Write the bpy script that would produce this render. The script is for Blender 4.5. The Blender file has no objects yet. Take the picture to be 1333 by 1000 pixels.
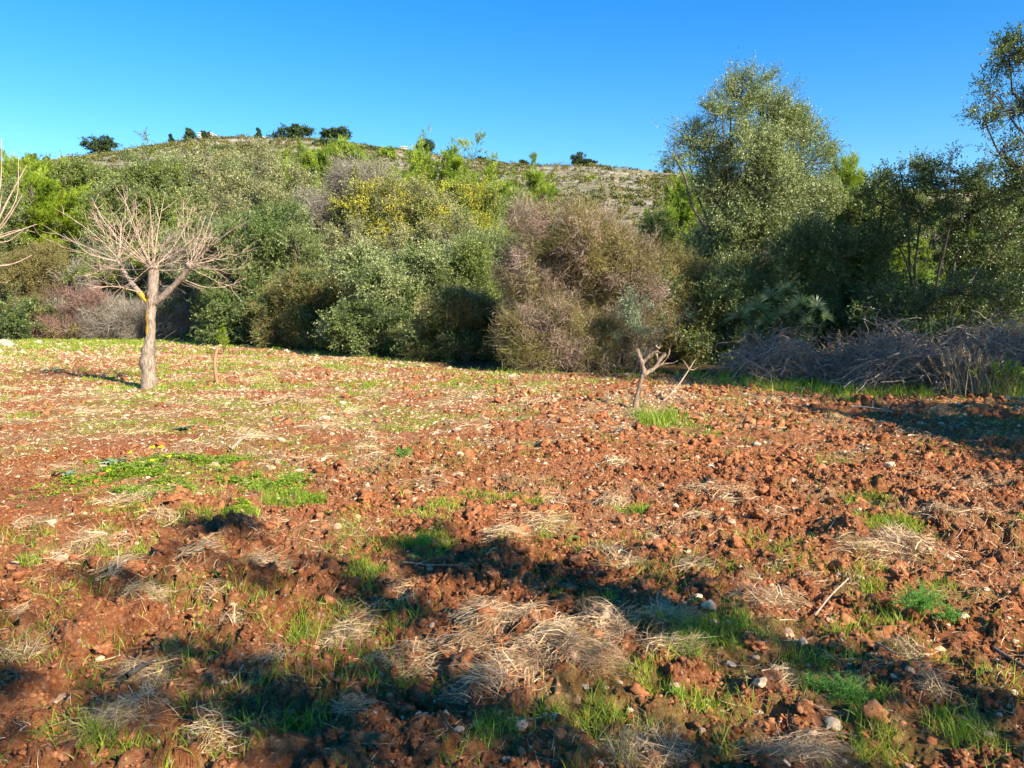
import bpy, math, random, time
import numpy as np
from mathutils import noise as mnoise, Vector
T0 = time.time()
rng = np.random.default_rng(7)
random.seed(7)
SC = bpy.context.scene
COL = SC.collection
PI = math.pi

# ------------------------------------------------------------------ camera
F = 1007.0
HOR = 395.0
PITCH = math.atan((500 - HOR) / F)
CP, SP = math.cos(PITCH), math.sin(PITCH)
CAMH = 1.6
cam = bpy.data.cameras.new('camera')
cam.sensor_width = 36
cam.lens = 36 * F / 1333
cam.clip_end = 3000
co = bpy.data.objects.new('camera', cam)
COL.objects.link(co)
co.location = (0, 0, CAMH)
co.rotation_euler = (PI / 2 - PITCH, 0, 0)
SC.camera = co

def at(px, py, Y):
    """point seen at a pixel, at forward distance Y -> x, z"""
    u = (px - 666.5) / F; v = (500 - py) / F
    t = Y / (CP + v * SP)
    return u * t, CAMH + t * (-SP + v * CP)

def gp(px, py):
    """pixel -> ground point on z = 0"""
    u = (px - 666.5) / F; v = (500 - py) / F
    t = CAMH / (SP - v * CP)
    return u * t, t * (CP + v * SP)

# ------------------------------------------------------------------ noise
def h2(ix, iy, s=0):
    n = (ix.astype(np.int64) * 374761393 + iy.astype(np.int64) * 668265263 + s * 1274126177) & 0xffffffff
    n = ((n ^ (n >> 13)) * 1274126177) & 0xffffffff
    n = (n ^ (n >> 16)) & 0xffffffff
    n = (n * 2246822519) & 0xffffffff
    n = n ^ (n >> 15)
    return (n & 0xffffff) / float(0x1000000)

def vn(x, y, s=0):
    ix = np.floor(x); iy = np.floor(y)
    fx = x - ix; fy = y - iy
    fx = fx * fx * (3 - 2 * fx); fy = fy * fy * (3 - 2 * fy)
    a = h2(ix, iy, s); b = h2(ix + 1, iy, s); c = h2(ix, iy + 1, s); d = h2(ix + 1, iy + 1, s)
    return (a + (b - a) * fx) * (1 - fy) + (c + (d - c) * fx) * fy

def fbm(x, y, o=4, s=0):
    r = 0; a = .5; t = 0
    for i in range(o):
        r = r + a * vn(x, y, s + i * 17); t += a; a *= .5
        x, y = x * 1.93 + y * .55 + 3.1, y * 1.93 - x * .55 + 1.7
    return r / t

def worley(x, y, s=0):
    ix = np.floor(x); iy = np.floor(y)
    best = np.full(x.shape, 9.); hid = np.zeros(x.shape)
    for dx in (-1, 0, 1):
        for dy in (-1, 0, 1):
            jx = ix + dx; jy = iy + dy
            px = jx + .15 + .7 * h2(jx, jy, s + 1); py = jy + .15 + .7 * h2(jx, jy, s + 2)
            d = (px - x) ** 2 + (py - y) ** 2
            m = d < best
            best = np.where(m, d, best); hid = np.where(m, h2(jx, jy, s + 3), hid)
    return np.sqrt(best), hid

def ss(a, b, x):
    t = np.clip((x - a) / (b - a), 0, 1)
    return t * t * (3 - 2 * t)

# ------------------------------------------------------------------ terrain
CREST = [(-400, 232), (0, 214), (60, 211), (130, 210), (200, 199), (262, 188), (300, 181), (345, 179), (400, 180), (450, 181),
         (520, 192), (570, 200), (640, 211), (700, 216), (760, 216), (820, 221), (870, 226), (960, 236), (1080, 246), (1333, 250), (1800, 262)]
YC = 185.0
_cx = np.array([at(p, q, YC)[0] for p, q in CREST]); _cz = np.array([at(p, q, YC)[1] for p, q in CREST])

def hillz(x, y):
    h = np.interp(x, _cx, _cz) * .952 + (fbm(x * .05, y * .05, 3, 5) - .5) * 1.2
    t = (y - 34) / (YC - 34)
    up = np.clip(t, 0, None)
    s = np.where(up < .8, up * 1.06, .848 + (1 - .848) * (1 - (1 - np.clip((up - .8) / .2, 0, 1)) ** 2))
    s = s * ss(0, .12, up)
    s = s - np.clip(up - 1, 0, None) * .35
    return h * s

# the field's far edge, pixels
EDGE = [(-300, 447), (0, 444), (100, 441), (230, 441), (300, 448), (400, 459), (500, 469), (600, 481), (700, 489), (800, 487), (900, 491), (960, 499), (1100, 508), (1333, 519), (1700, 540)]
_e = np.array([gp(p, q) for p, q in EDGE])
_eu = np.array([(p - 666.5) / F for p, q in EDGE])

def beyond(x, y):
    """metres past the field edge (negative inside the field)"""
    u = x / np.maximum(y, .5)
    return y - np.interp(u, _eu, _e[:, 1])

def gz(x, y):
    x = np.asarray(x, float); y = np.asarray(y, float)
    z = (fbm(x * .35, y * .35, 3, 11) - .5) * .10 + (fbm(x * .09, y * .09, 2, 12) - .5) * .12
    return z * ss(1.2, 3.0, np.hypot(x, y)) + hillz(x, y)

# patches painted by eye: px, py, half width px, half height px
def patch_mask(x, y, lst, seed=0, soft=.45):
    m = np.zeros(x.shape)
    wob = (fbm(x * 1.3, y * 1.3, 3, 31 + seed) - .5) * 1.1 + (fbm(x * 7, y * 7, 2, 37 + seed) - .5) * .8
    for px, py, hw, hh in lst:
        cx, cy = gp(px, py)
        rx = abs(gp(px + hw, py)[0] - cx)
        ry = abs(gp(px, py - hh)[1] - gp(px, py + hh)[1]) / 2
        d = np.sqrt(((x - cx) / rx) ** 2 + ((y - cy) / ry) ** 2)
        m = np.maximum(m, 1 - ss(1 - soft, 1 + soft, d + wob))
    return m

CLOVER = [(150, 620, 75, 22), (235, 612, 75, 18), (270, 632, 60, 20), (350, 628, 62, 18), (300, 684, 32, 9), (385, 660, 30, 9), (200, 640, 60, 14)]
GRASSP = [(520, 597, 20, 9), (540, 638, 26, 12), (172, 512, 46, 7), (860, 546, 55, 15), (905, 556, 40, 9), (552, 722, 26, 16),
          (1100, 915, 55, 28), (930, 950, 70, 48), (745, 935, 62, 28), (420, 835, 40, 16), (1000, 832, 50, 22), (1120, 775, 42, 18),
          (830, 900, 40, 30), (1010, 880, 60, 25), (1230, 965, 90, 30), (870, 985, 120, 20), (1060, 990, 120, 20), (640, 962, 40, 18), (470, 760, 24, 12), (90, 730, 80, 12), (370, 965, 40, 16), (700, 700, 40, 6),
          (930, 860, 60, 22), (890, 820, 50, 20), (230, 690, 20, 10), (130, 975, 70, 16), (1230, 780, 60, 14), (760, 780, 30, 12), (1130, 660, 26, 8), (960, 590, 26, 8),
          (1010, 498, 70, 12), (1090, 512, 70, 8), (1190, 512, 60, 7), (1290, 500, 70, 10), (60, 448, 110, 9), (170, 446, 60, 6), (235, 520, 20, 4), (530, 556, 30, 6), (1170, 700, 50, 14), (1080, 600, 26, 6), (820, 668, 30, 7)]
SMOOTH = [(70, 486, 120, 8), (60, 497, 110, 8), (150, 470, 90, 6), (60, 660, 90, 18), (30, 640, 90, 16)]

def fields(x, y):
    """surface cover of the field: green, straw, smooth bare soil, tilth"""
    b = beyond(x, y)
    inner = 1 - ss(-1.6, .2, b + (fbm(x * .8, y * .8, 3, 91) - .5) * 1.6)
    green = np.maximum(patch_mask(x, y, GRASSP, 1), patch_mask(x, y, CLOVER, 2))
    near_edge = ss(-2.2, .3, b + (fbm(x * .5, y * .5, 3, 92) - .5) * 3) * (.12 + .6 * ss(-9, -15, x) + .4 * ss(4, 7, x))
    left = ss(4.5, 11, y) * ss(8, -5, x + (y - 12) * .2)
    thin = ss(.40, .62, fbm(x * 1.1, y * 1.1, 4, 93)) * (.26 + .50 * left)
    right_front = ss(6.0, 3.0, y) * ss(-.5, 1.2, x) * .32 * ss(.42, .62, fbm(x * 2, y * 2, 3, 95))
    green = np.clip(np.maximum.reduce([green, near_edge, thin, right_front]), 0, 1)
    straw = ss(.45, .66, fbm(x * 1.6 + 9, y * 1.6, 4, 94)) * .6 + .35 * left * ss(.3, .6, fbm(x * 2.6, y * 2.6, 3, 96))
    smooth = patch_mask(x, y, SMOOTH, 3)
    till = (1 - .55 * left) * (1 - .6 * smooth) * (.5 + .5 * inner)
    straw = straw * (1 - smooth) * (1 - .45 * ss(6.5, 4.5, y))
    green = green * (1 - .8 * smooth)
    return green, np.clip(straw, 0, 1), smooth, till

# heaps and holes seen in the near field: px, py, radius m, height m
HEAPS = [(1150, 722, .30, .10), (720, 870, .42, .10), (800, 835, .22, .08), (650, 832, .3, .07), (120, 845, .22, .07), (60, 830, .25, .07),
         (330, 700, .3, .06), (470, 690, .3, .05), (560, 690, .25, .05), (930, 690, .3, .06), (255, 780, .25, -.05), (190, 800, .25, .07),
         (270, 870, .18, .05), (100, 650, .3, .05), (380, 740, .4, -.06), (700, 760, .5, -.08), (870, 740, .35, -.05), (1000, 800, .25, .06),
         (560, 900, .25, -.05), (500, 800, .3, .05), (100, 900, .2, -.06), (240, 930, .2, .05), (1080, 800, .3, -.05), (1010, 900, .15, .05),
         (420, 870, .25, .05), (1250, 900, .3, .05), (1230, 700, .3, .06), (1060, 690, .3, .06), (960, 640, .4, .07), (780, 620, .4, .05),
         (415, 484, .35, .12), (380, 524, .5, .10), (740, 545, .4, .06), (590, 560, .3, .08), (30, 700, .4, .06), (1100, 640, .3, .08), (1190, 640, .35, .07)]
_hp = [(*gp(a, b), c, d) for a, b, c, d in HEAPS]

def micro(x, y, till, smooth, green):
    near = ss(.9, 2.2, np.hypot(x, y)) * (1 - ss(40, 60, y))
    wx = x + (fbm(x * 5, y * 5, 3, 41) - .5) * .20; wy = y + (fbm(x * 5, y * 5, 3, 42) - .5) * .20
    z = 0
    for sc, amp, cov, sd in ((2.9, .075, .30, 50), (6.2, .070, .5, 60), (12.5, .046, .6, 70)):
        f, h = worley(wx * sc, wy * sc, sd)
        dome = np.sqrt(np.clip(1 - (f / .62) ** 2, 0, 1))
        z = z + amp * dome * np.clip((h - (1 - cov)) / cov, 0, 1) ** .8
    f, h = worley(wx * 22, wy * 22, 80)
    z = z + .012 * np.sqrt(np.clip(1 - (f / .6) ** 2, 0, 1)) * h
    z = z + (fbm(x * 2.2, y * 2.2, 3, 43) - .5) * .09 + (fbm(x * 8, y * 8, 4, 44) - .5) * .14 + (fbm(x * 30, y * 30, 4, 45) - .5) * .075 + (fbm(x * 90, y * 90, 2, 48) - .5) * .016
    lump = ss(.35, .7, fbm(x * .9, y * .9, 3, 46))
    z = z * (till * (.55 + .45 * lump)) * (1 - .35 * green)
    for hx, hy, r, a in _hp:
        d = np.hypot(x - hx, (y - hy)) / r
        m = d < 2.2
        if np.any(m):
            z = np.where(m, z + a * .75 * np.exp(-d * d * 1.4) * (1 + (fbm(x * 12, y * 12, 2, 47) - .5) * 1.4), z)
    return z * near

def surf(x, y):
    x = np.atleast_1d(np.asarray(x, float)); y = np.atleast_1d(np.asarray(y, float))
    g, s, m, t = fields(x, y)
    return gz(x, y) + micro(x, y, t, m, g)

# ------------------------------------------------------------------ mesh helpers
def mesh(name, V, Fc, mats, attrs=None, midx=None, smooth=False):
    V = np.ascontiguousarray(V, np.float32); Fc = np.ascontiguousarray(Fc, np.int32)
    me = bpy.data.meshes.new(name)
    k = Fc.shape[1]; n = Fc.shape[0]
    me.vertices.add(len(V)); me.vertices.foreach_set('co', V.ravel())
    me.loops.add(n * k); me.loops.foreach_set('vertex_index', Fc.ravel())
    me.polygons.add(n)
    me.polygons.foreach_set('loop_start', np.arange(0, n * k, k, dtype=np.int32))
    if smooth:
        me.polygons.foreach_set('use_smooth', np.ones(n, bool))
    for m in (mats if isinstance(mats, (list, tuple)) else [mats]):
        me.materials.append(m)
    if midx is not None:
        me.polygons.foreach_set('material_index', np.ascontiguousarray(midx, np.int32))
    for a, val in (attrs or {}).items():
        at_ = me.attributes.new(a, 'FLOAT', 'POINT')
        at_.data.foreach_set('value', np.ascontiguousarray(val, np.float32))
    me.update()
    if not smooth:
        me.shade_flat() if hasattr(me, 'shade_flat') else None
    return me

def link(name, me, parent=None, loc=(0, 0, 0)):
    o = bpy.data.objects.new(name, me); COL.objects.link(o)
    o.location = loc
    if parent is not None: o.parent = parent
    return o

def tag(o, label=None, cat=None, group=None, kind=None):
    if label: o['label'] = label
    if cat: o['category'] = cat
    if group: o['group'] = group
    if kind: o['kind'] = kind
    return o

def empty(name, loc, label, cat, group=None):
    o = bpy.data.objects.new(name, None); COL.objects.link(o)
    o.location = loc; o.empty_display_size = .2
    return tag(o, label, cat, group)

def norm(a):
    return a / np.maximum(np.linalg.norm(a, axis=-1, keepdims=True), 1e-9)

def tubes(P, R, sides=5):
    """P (n,k,3) centre lines, R (n,k) radii -> verts, quads"""
    n, k, _ = P.shape
    T = np.empty_like(P); T[:, 1:-1] = P[:, 2:] - P[:, :-2]; T[:, 0] = P[:, 1] - P[:, 0]; T[:, -1] = P[:, -1] - P[:, -2]
    T = norm(T)
    ref = np.where(np.abs(T[:, :1, 2:3]) > .9, np.array([1., 0, 0]), np.array([0., 0, 1.]))
    ref = np.broadcast_to(ref, T.shape)
    A = norm(np.cross(T, ref)); B = np.cross(T, A)
    th = np.arange(sides) * 2 * PI / sides
    V = P[:, :, None, :] + R[:, :, None, None] * (A[:, :, None, :] * np.cos(th)[None, None, :, None] + B[:, :, None, :] * np.sin(th)[None, None, :, None])
    base = (np.arange(n) * k * sides)[:, None, None] + (np.arange(k - 1) * sides)[None, :, None]
    s0 = np.arange(sides)[None, None, :]; s1 = (np.arange(sides) + 1) % sides
    q = np.stack([base + s0, base + s1[None, None, :], base + sides + s1[None, None, :], base + sides + s0], -1)
    return V.reshape(-1, 3), q.reshape(-1, 4)

def curves(A, B, bow, k=4, jit=0., r=None):
    """curved centre lines from A to B (n,3) with a bow vector (n,3)"""
    r = r or rng
    t = np.linspace(0, 1, k)[None, :, None]
    P = A[:, None, :] * (1 - t) + B[:, None, :] * t + bow[:, None, :] * (4 * t * (1 - t))
    if jit:
        L = np.linalg.norm(B - A, axis=1)[:, None, None]
        J = r.normal(0, 1, P.shape) * jit * L; J[:, 0] = 0
        P = P + J
    return P

def join(parts):
    """parts: list of (V, quads, v-attribute, material index)"""
    Vs, Fs, vs, ms = [], [], [], []; off = 0
    for V, q, v, m in parts:
        Vs.append(V); Fs.append(q + off); off += len(V)
        vs.append(np.broadcast_to(v, (len(V),)) if np.ndim(v) == 0 else v)
        ms.append(np.full(len(q), m))
    return np.concatenate(Vs), np.concatenate(Fs), np.concatenate(vs), np.concatenate(ms)

def leafquads(pos, d, L, W, r, fold=.0, vv=None):
    """rhombic leaves: base pos, direction d, length L, width W"""
    n = len(pos)
    L = np.broadcast_to(L, (n,)); W = np.broadcast_to(W, (n,))
    side = norm(np.cross(d, r.normal(0, 1, (n, 3))))
    nrm = np.cross(side, d)
    mid = pos + d * (L * .45)[:, None]
    V = np.stack([pos, mid + side * (W / 2)[:, None] + nrm * (fold * W)[:, None], pos + d * L[:, None], mid - side * (W / 2)[:, None] + nrm * (fold * W)[:, None]], 1)
    q = np.arange(n * 4).reshape(n, 4)
    v = np.repeat(vv if vv is not None else r.random(n), 4)
    return V.reshape(-1, 3), q, v

def ribbons(P, W, r, vv=None):
    """bent grass blades: P (n,k,3), W (n,) root width, tapering"""
    n, k, _ = P.shape
    T = P[:, -1] - P[:, 0]
    side = norm(np.cross(T, r.normal(0, 1, (n, 3))))
    w = (1 - np.linspace(0, 1, k) ** 1.6 * .92)[None, :] * W[:, None] / 2
    V = np.stack([P - side[:, None] * w[..., None], P + side[:, None] * w[..., None]], 2)  # n,k,2,3
    b = (np.arange(n) * k * 2)[:, None] + (np.arange(k - 1) * 2)[None]
    q = np.stack([b, b + 1, b + 3, b + 2], -1).reshape(-1, 4)
    v = np.repeat(vv if vv is not None else r.random(n), 2 * k)
    return V.reshape(-1, 3), q, v

# ------------------------------------------------------------------ materials
def newmat(name):
    m = bpy.data.materials.new(name); m.use_nodes = True
    nt = m.node_tree; nt.nodes.clear()
    return m, nt, nt.nodes, nt.links

def ramp(N, L, src, stops, interp='LINEAR'):
    n = N.new('ShaderNodeValToRGB'); cr = n.color_ramp; cr.interpolation = interp
    while len(cr.elements) > 1: cr.elements.remove(cr.elements[-1])
    cr.elements[0].position = stops[0][0]; cr.elements[0].color = (*stops[0][1], 1)
    for p, c in stops[1:]:
        e = cr.elements.new(p); e.color = (*c, 1)
    L.new(src, n.inputs[0])
    return n.outputs[0]

def leafmat(name, stops, trans=.3, rough=.5, spec=.4, gain=(1.45, 1.38, 1.05), tint=(1.0, 1.0, .6)):
    stops = [(p_, tuple(min(.85, c_ * g_) for c_, g_ in zip(cc, gain))) for p_, cc in stops]
    m, nt, N, L = newmat(name)
    a = N.new('ShaderNodeAttribute'); a.attribute_name = 'v'
    c = ramp(N, L, a.outputs['Fac'], stops)
    p = N.new('ShaderNodeBsdfPrincipled'); L.new(c, p.inputs['Base Color'])
    p.inputs['Roughness'].default_value = rough; p.inputs['Specular IOR Level'].default_value = spec
    out = N.new('ShaderNodeOutputMaterial')
    if trans > 0:
        t = N.new('ShaderNodeBsdfTranslucent')
        mx = N.new('ShaderNodeMix'); mx.data_type = 'RGBA'; mx.blend_type = 'MULTIPLY'; mx.inputs[0].default_value = 1
        L.new(c, mx.inputs[6]); mx.inputs[7].default_value = (*tint, 1)
        L.new(mx.outputs[2], t.inputs[0])
        s = N.new('ShaderNodeMixShader'); s.inputs[0].default_value = trans
        L.new(p.outputs[0], s.inputs[1]); L.new(t.outputs[0], s.inputs[2]); L.new(s.outputs[0], out.inputs[0])
    else:
        L.new(p.outputs[0], out.inputs[0])
    return m

def barkmat(name, c1, c2, scale=14, lichen=None):
    m, nt, N, L = newmat(name)
    tc = N.new('ShaderNodeTexCoord')
    mp = N.new('ShaderNodeMapping'); mp.inputs['Scale'].default_value = (1, 1, .3); L.new(tc.outputs['Object'], mp.inputs[0])
    n1 = N.new('ShaderNodeTexNoise'); n1.inputs['Scale'].default_value = scale; n1.inputs['Detail'].default_value = 8; n1.inputs['Roughness'].default_value = .7
    L.new(mp.outputs[0], n1.inputs[0])
    c = ramp(N, L, n1.outputs[0], [(.35, c1), (.65, c2)])
    if lichen:
        z0, z1 = lichen
        sx = N.new('ShaderNodeSeparateXYZ'); L.new(tc.outputs['Object'], sx.inputs[0])
        mr = N.new('ShaderNodeMapRange'); mr.inputs[1].default_value = z0; mr.inputs[2].default_value = z0 + .25; L.new(sx.outputs[2], mr.inputs[0])
        mr2 = N.new('ShaderNodeMapRange'); mr2.inputs[1].default_value = z1 + .5; mr2.inputs[2].default_value = z1; L.new(sx.outputs[2], mr2.inputs[0])
        sd = N.new('ShaderNodeMapRange'); sd.inputs[1].default_value = .12; sd.inputs[2].default_value = .06; L.new(sx.outputs[0], sd.inputs[0])
        n2 = N.new('ShaderNodeTexNoise'); n2.inputs['Scale'].default_value = 5; n2.inputs['Detail'].default_value = 5; L.new(tc.outputs['Object'], n2.inputs[0])
        mu = N.new('ShaderNodeMath'); mu.operation = 'MULTIPLY'; L.new(mr.outputs[0], mu.inputs[0]); L.new(mr2.outputs[0], mu.inputs[1])
        mu3 = N.new('ShaderNodeMath'); mu3.operation = 'MULTIPLY'; L.new(mu.outputs[0], mu3.inputs[0]); L.new(sd.outputs[0], mu3.inputs[1])
        mu2 = N.new('ShaderNodeMath'); mu2.operation = 'ADD'; L.new(mu3.outputs[0], mu2.inputs[0]); L.new(n2.outputs[0], mu2.inputs[1])
        st = N.new('ShaderNodeMapRange'); st.inputs[1].default_value = 1.22; st.inputs[2].default_value = 1.34; L.new(mu2.outputs[0], st.inputs[0])
        mx = N.new('ShaderNodeMix'); mx.data_type = 'RGBA'; L.new(st.outputs[0], mx.inputs[0]); L.new(c, mx.inputs[6]); mx.inputs[7].default_value = (.62, .33, .03, 1)
        c = mx.outputs[2]
    b = N.new('ShaderNodeBump'); b.inputs['Strength'].default_value = .6; b.inputs['Distance'].default_value = .02; L.new(n1.outputs[0], b.inputs['Height'])
    p = N.new('ShaderNodeBsdfPrincipled'); L.new(c, p.inputs['Base Color']); p.inputs['Roughness'].default_value = .9; p.inputs['Specular IOR Level'].default_value = .2
    L.new(b.outputs[0], p.inputs['Normal'])
    out = N.new('ShaderNodeOutputMaterial'); L.new(p.outputs[0], out.inputs[0])
    return m

def soil_color(N, L, pos):
    def nz(sc, det=6, ro=.65):
        n = N.new('ShaderNodeTexNoise'); n.inputs['Scale'].default_value = sc; n.inputs['Detail'].default_value = det; n.inputs['Roughness'].default_value = ro
        L.new(pos, n.inputs[0]); return n.outputs[0]
    a = ramp(N, L, nz(1.1, 8, .7), [(.30, (.27, .085, .03)), (.5, (.42, .15, .055)), (.68, (.55, .25, .11))])
    b = ramp(N, L, nz(26, 6, .75), [(.38, (.14, .040, .015)), (.5, (.44, .155, .055)), (.62, (.68, .36, .18))])
    mx = N.new('ShaderNodeMix'); mx.data_type = 'RGBA'; mx.inputs[0].default_value = .5
    L.new(a, mx.inputs[6]); L.new(b, mx.inputs[7])
    return mx.outputs[2], nz

def groundmat():
    m, nt, N, L = newmat('tilled_red_soil')
    g = N.new('ShaderNodeNewGeometry'); pos = g.outputs['Position']
    col, nz = soil_color(N, L, pos)
    def attr(n):
        a = N.new('ShaderNodeAttribute'); a.attribute_name = n; return a.outputs['Fac']
    def mixc(fac, c1, c2):
        mx = N.new('ShaderNodeMix'); mx.data_type = 'RGBA'
        L.new(fac, mx.inputs[0]); L.new(c1, mx.inputs[6])
        if isinstance(c2, tuple): mx.inputs[7].default_value = (*c2, 1)
        else: L.new(c2, mx.inputs[7])
        return mx.outputs[2]
    def math_(op, a, b):
        n = N.new('ShaderNodeMath'); n.operation = op; n.use_clamp = False
        for i, q in enumerate((a, b)):
            if isinstance(q, (int, float)): n.inputs[i].default_value = q
            else: L.new(q, n.inputs[i])
        return n.outputs[0]
    def step(v, a, b):
        n = N.new('ShaderNodeMapRange'); n.inputs[1].default_value = a; n.inputs[2].default_value = b; L.new(v, n.inputs[0]); return n.outputs[0]
    # pale grit
    vo = N.new('ShaderNodeTexVoronoi'); vo.inputs['Scale'].default_value = 42; L.new(pos, vo.inputs['Vector'])
    wh = N.new('ShaderNodeSeparateColor'); L.new(vo.outputs['Color'], wh.inputs[0])
    grit = math_('MULTIPLY', step(vo.outputs['Distance'], .42, .30), step(wh.outputs[0], .86, .90))
    gc = ramp(N, L, wh.outputs[1], [(0, (.50, .26, .13)), (.6, (.62, .42, .26)), (1, (.66, .55, .42))])
    col = mixc(grit, col, gc)
    # straw litter
    sn = nz(38, 8, .8)
    sf = step(math_('ADD', math_('MULTIPLY', attr('straw'), .62), sn), .68, .98)
    col = mixc(math_('MULTIPLY', sf, .72), col, ramp(N, L, nz(70, 4), [(.35, (.26, .16, .075)), (.65, (.58, .40, .22))]))
    # green
    gn = nz(30, 8, .8)
    gf = step(math_('ADD', math_('MULTIPLY', attr('green'), .66), gn), .68, .98)
    col = mixc(math_('MULTIPLY', gf, .42), col, ramp(N, L, nz(14, 4), [(.35, (.13, .15, .03)), (.65, (.40, .37, .10))]))
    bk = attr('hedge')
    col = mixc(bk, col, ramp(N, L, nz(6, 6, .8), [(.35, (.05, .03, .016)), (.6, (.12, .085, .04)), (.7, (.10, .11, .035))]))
    p = N.new('ShaderNodeBsdfPrincipled'); L.new(col, p.inputs['Base Color']); p.inputs['Roughness'].default_value = .95; p.inputs['Specular IOR Level'].default_value = .1
    bsum = math_('ADD', nz(60, 8, .75), math_('MULTIPLY', nz(190, 4, .7), .35))
    b = N.new('ShaderNodeBump'); b.inputs['Strength'].default_value = 1.0; b.inputs['Distance'].default_value = .045; L.new(bsum, b.inputs['Height'])
    L.new(b.outputs[0], p.inputs['Normal'])
    out = N.new('ShaderNodeOutputMaterial'); L.new(p.outputs[0], out.inputs[0])
    return m

def clodmat():
    m, nt, N, L = newmat('clod_soil')
    tc = N.new('ShaderNodeNewGeometry')
    col, nz = soil_color(N, L, tc.outputs['Position'])
    va = N.new('ShaderNodeAttribute'); va.attribute_name = 'v'
    oc = ramp(N, L, va.outputs['Fac'], [(0, (.5, .45, .45)), (.5, (.88, .87, .86)), (1, (1.1, 1.13, 1.18))])
    mx = N.new('ShaderNodeMix'); mx.data_type = 'RGBA'; mx.blend_type = 'MULTIPLY'; mx.inputs[0].default_value = 1
    L.new(col, mx.inputs[6]); L.new(oc, mx.inputs[7]); col = mx.outputs[2]
    p = N.new('ShaderNodeBsdfPrincipled'); L.new(col, p.inputs['Base Color']); p.inputs['Roughness'].default_value = .95; p.inputs['Specular IOR Level'].default_value = .1
    b = N.new('ShaderNodeBump'); b.inputs['Strength'].default_value = .9; b.inputs['Distance'].default_value = .015; L.new(nz(80, 8, .75), b.inputs['Height'])
    L.new(b.outputs[0], p.inputs['Normal'])
    out = N.new('ShaderNodeOutputMaterial'); L.new(p.outputs[0], out.inputs[0])
    return m

def stonemat(name, stops):
    m, nt, N, L = newmat(name)
    tc = N.new('ShaderNodeNewGeometry')
    oi = N.new('ShaderNodeObjectInfo'); at_ = N.new('ShaderNodeAttribute'); at_.attribute_name = 'v'
    ad = N.new('ShaderNodeMath'); ad.operation = 'ADD'; L.new(oi.outputs['Random'], ad.inputs[0]); L.new(at_.outputs['Fac'], ad.inputs[1])
    fr = N.new('ShaderNodeMath'); fr.operation = 'FRACT'; L.new(ad.outputs[0], fr.inputs[0])
    c = ramp(N, L, fr.outputs[0], stops)
    n1 = N.new('ShaderNodeTexNoise'); n1.inputs['Scale'].default_value = 45; n1.inputs['Detail'].default_value = 8; n1.inputs['Roughness'].default_value = .7; L.new(tc.outputs['Position'], n1.inputs[0])
    mr = N.new('ShaderNodeMapRange'); mr.inputs[1].default_value = .50; mr.inputs[2].default_value = .66; L.new(n1.outputs[0], mr.inputs[0])
    ml = N.new('ShaderNodeMath'); ml.operation = 'MULTIPLY'; ml.inputs[1].default_value = .75; L.new(mr.outputs[0], ml.inputs[0])
    mx = N.new('ShaderNodeMix'); mx.data_type = 'RGBA'; L.new(ml.outputs[0], mx.inputs[0]); L.new(c, mx.inputs[6]); mx.inputs[7].default_value = (.38, .15, .06, 1)
    p = N.new('ShaderNodeBsdfPrincipled'); L.new(mx.outputs[2], p.inputs['Base Color']); p.inputs['Roughness'].default_value = .85; p.inputs['Specular IOR Level'].default_value = .25
    b = N.new('ShaderNodeBump'); b.inputs['Strength'].default_value = .5; b.inputs['Distance'].default_value = .01; L.new(n1.outputs[0], b.inputs['Height'])
    L.new(b.outputs[0], p.inputs['Normal'])
    out = N.new('ShaderNodeOutputMaterial'); L.new(p.outputs[0], out.inputs[0])
    return m

def hillmat():
    m, nt, N, L = newmat('dry_hillside')
    g = N.new('ShaderNodeNewGeometry'); pos = g.outputs['Position']
    def nz(sc, det=6, ro=.65):
        n = N.new('ShaderNodeTexNoise'); n.inputs['Scale'].default_value = sc; n.inputs['Detail'].default_value = det; n.inputs['Roughness'].default_value = ro
        L.new(pos, n.inputs[0]); return n.outputs[0]
    c = ramp(N, L, nz(.35, 10, .75), [(.38, (.09, .10, .04)), (.48, (.20, .17, .085)), (.57, (.31, .25, .16)), (.70, (.42, .35, .25))])
    a = N.new('ShaderNodeAttribute'); a.attribute_name = 'rock'
    mx = N.new('ShaderNodeMix'); mx.data_type = 'RGBA'; L.new(a.outputs['Fac'], mx.inputs[0]); L.new(c, mx.inputs[6])
    L.new(ramp(N, L, nz(1.6, 6, .7), [(.35, (.24, .20, .15)), (.6, (.46, .39, .32))]), mx.inputs[7])
    p = N.new('ShaderNodeBsdfPrincipled'); L.new(mx.outputs[2], p.inputs['Base Color']); p.inputs['Roughness'].default_value = .95; p.inputs['Specular IOR Level'].default_value = .1
    b = N.new('ShaderNodeBump'); b.inputs['Strength'].default_value = .8; b.inputs['Distance'].default_value = .5; L.new(nz(1.2, 8, .75), b.inputs['Height']); L.new(b.outputs[0], p.inputs['Normal'])
    out = N.new('ShaderNodeOutputMaterial'); L.new(p.outputs[0], out.inputs[0])
    return m

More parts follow.
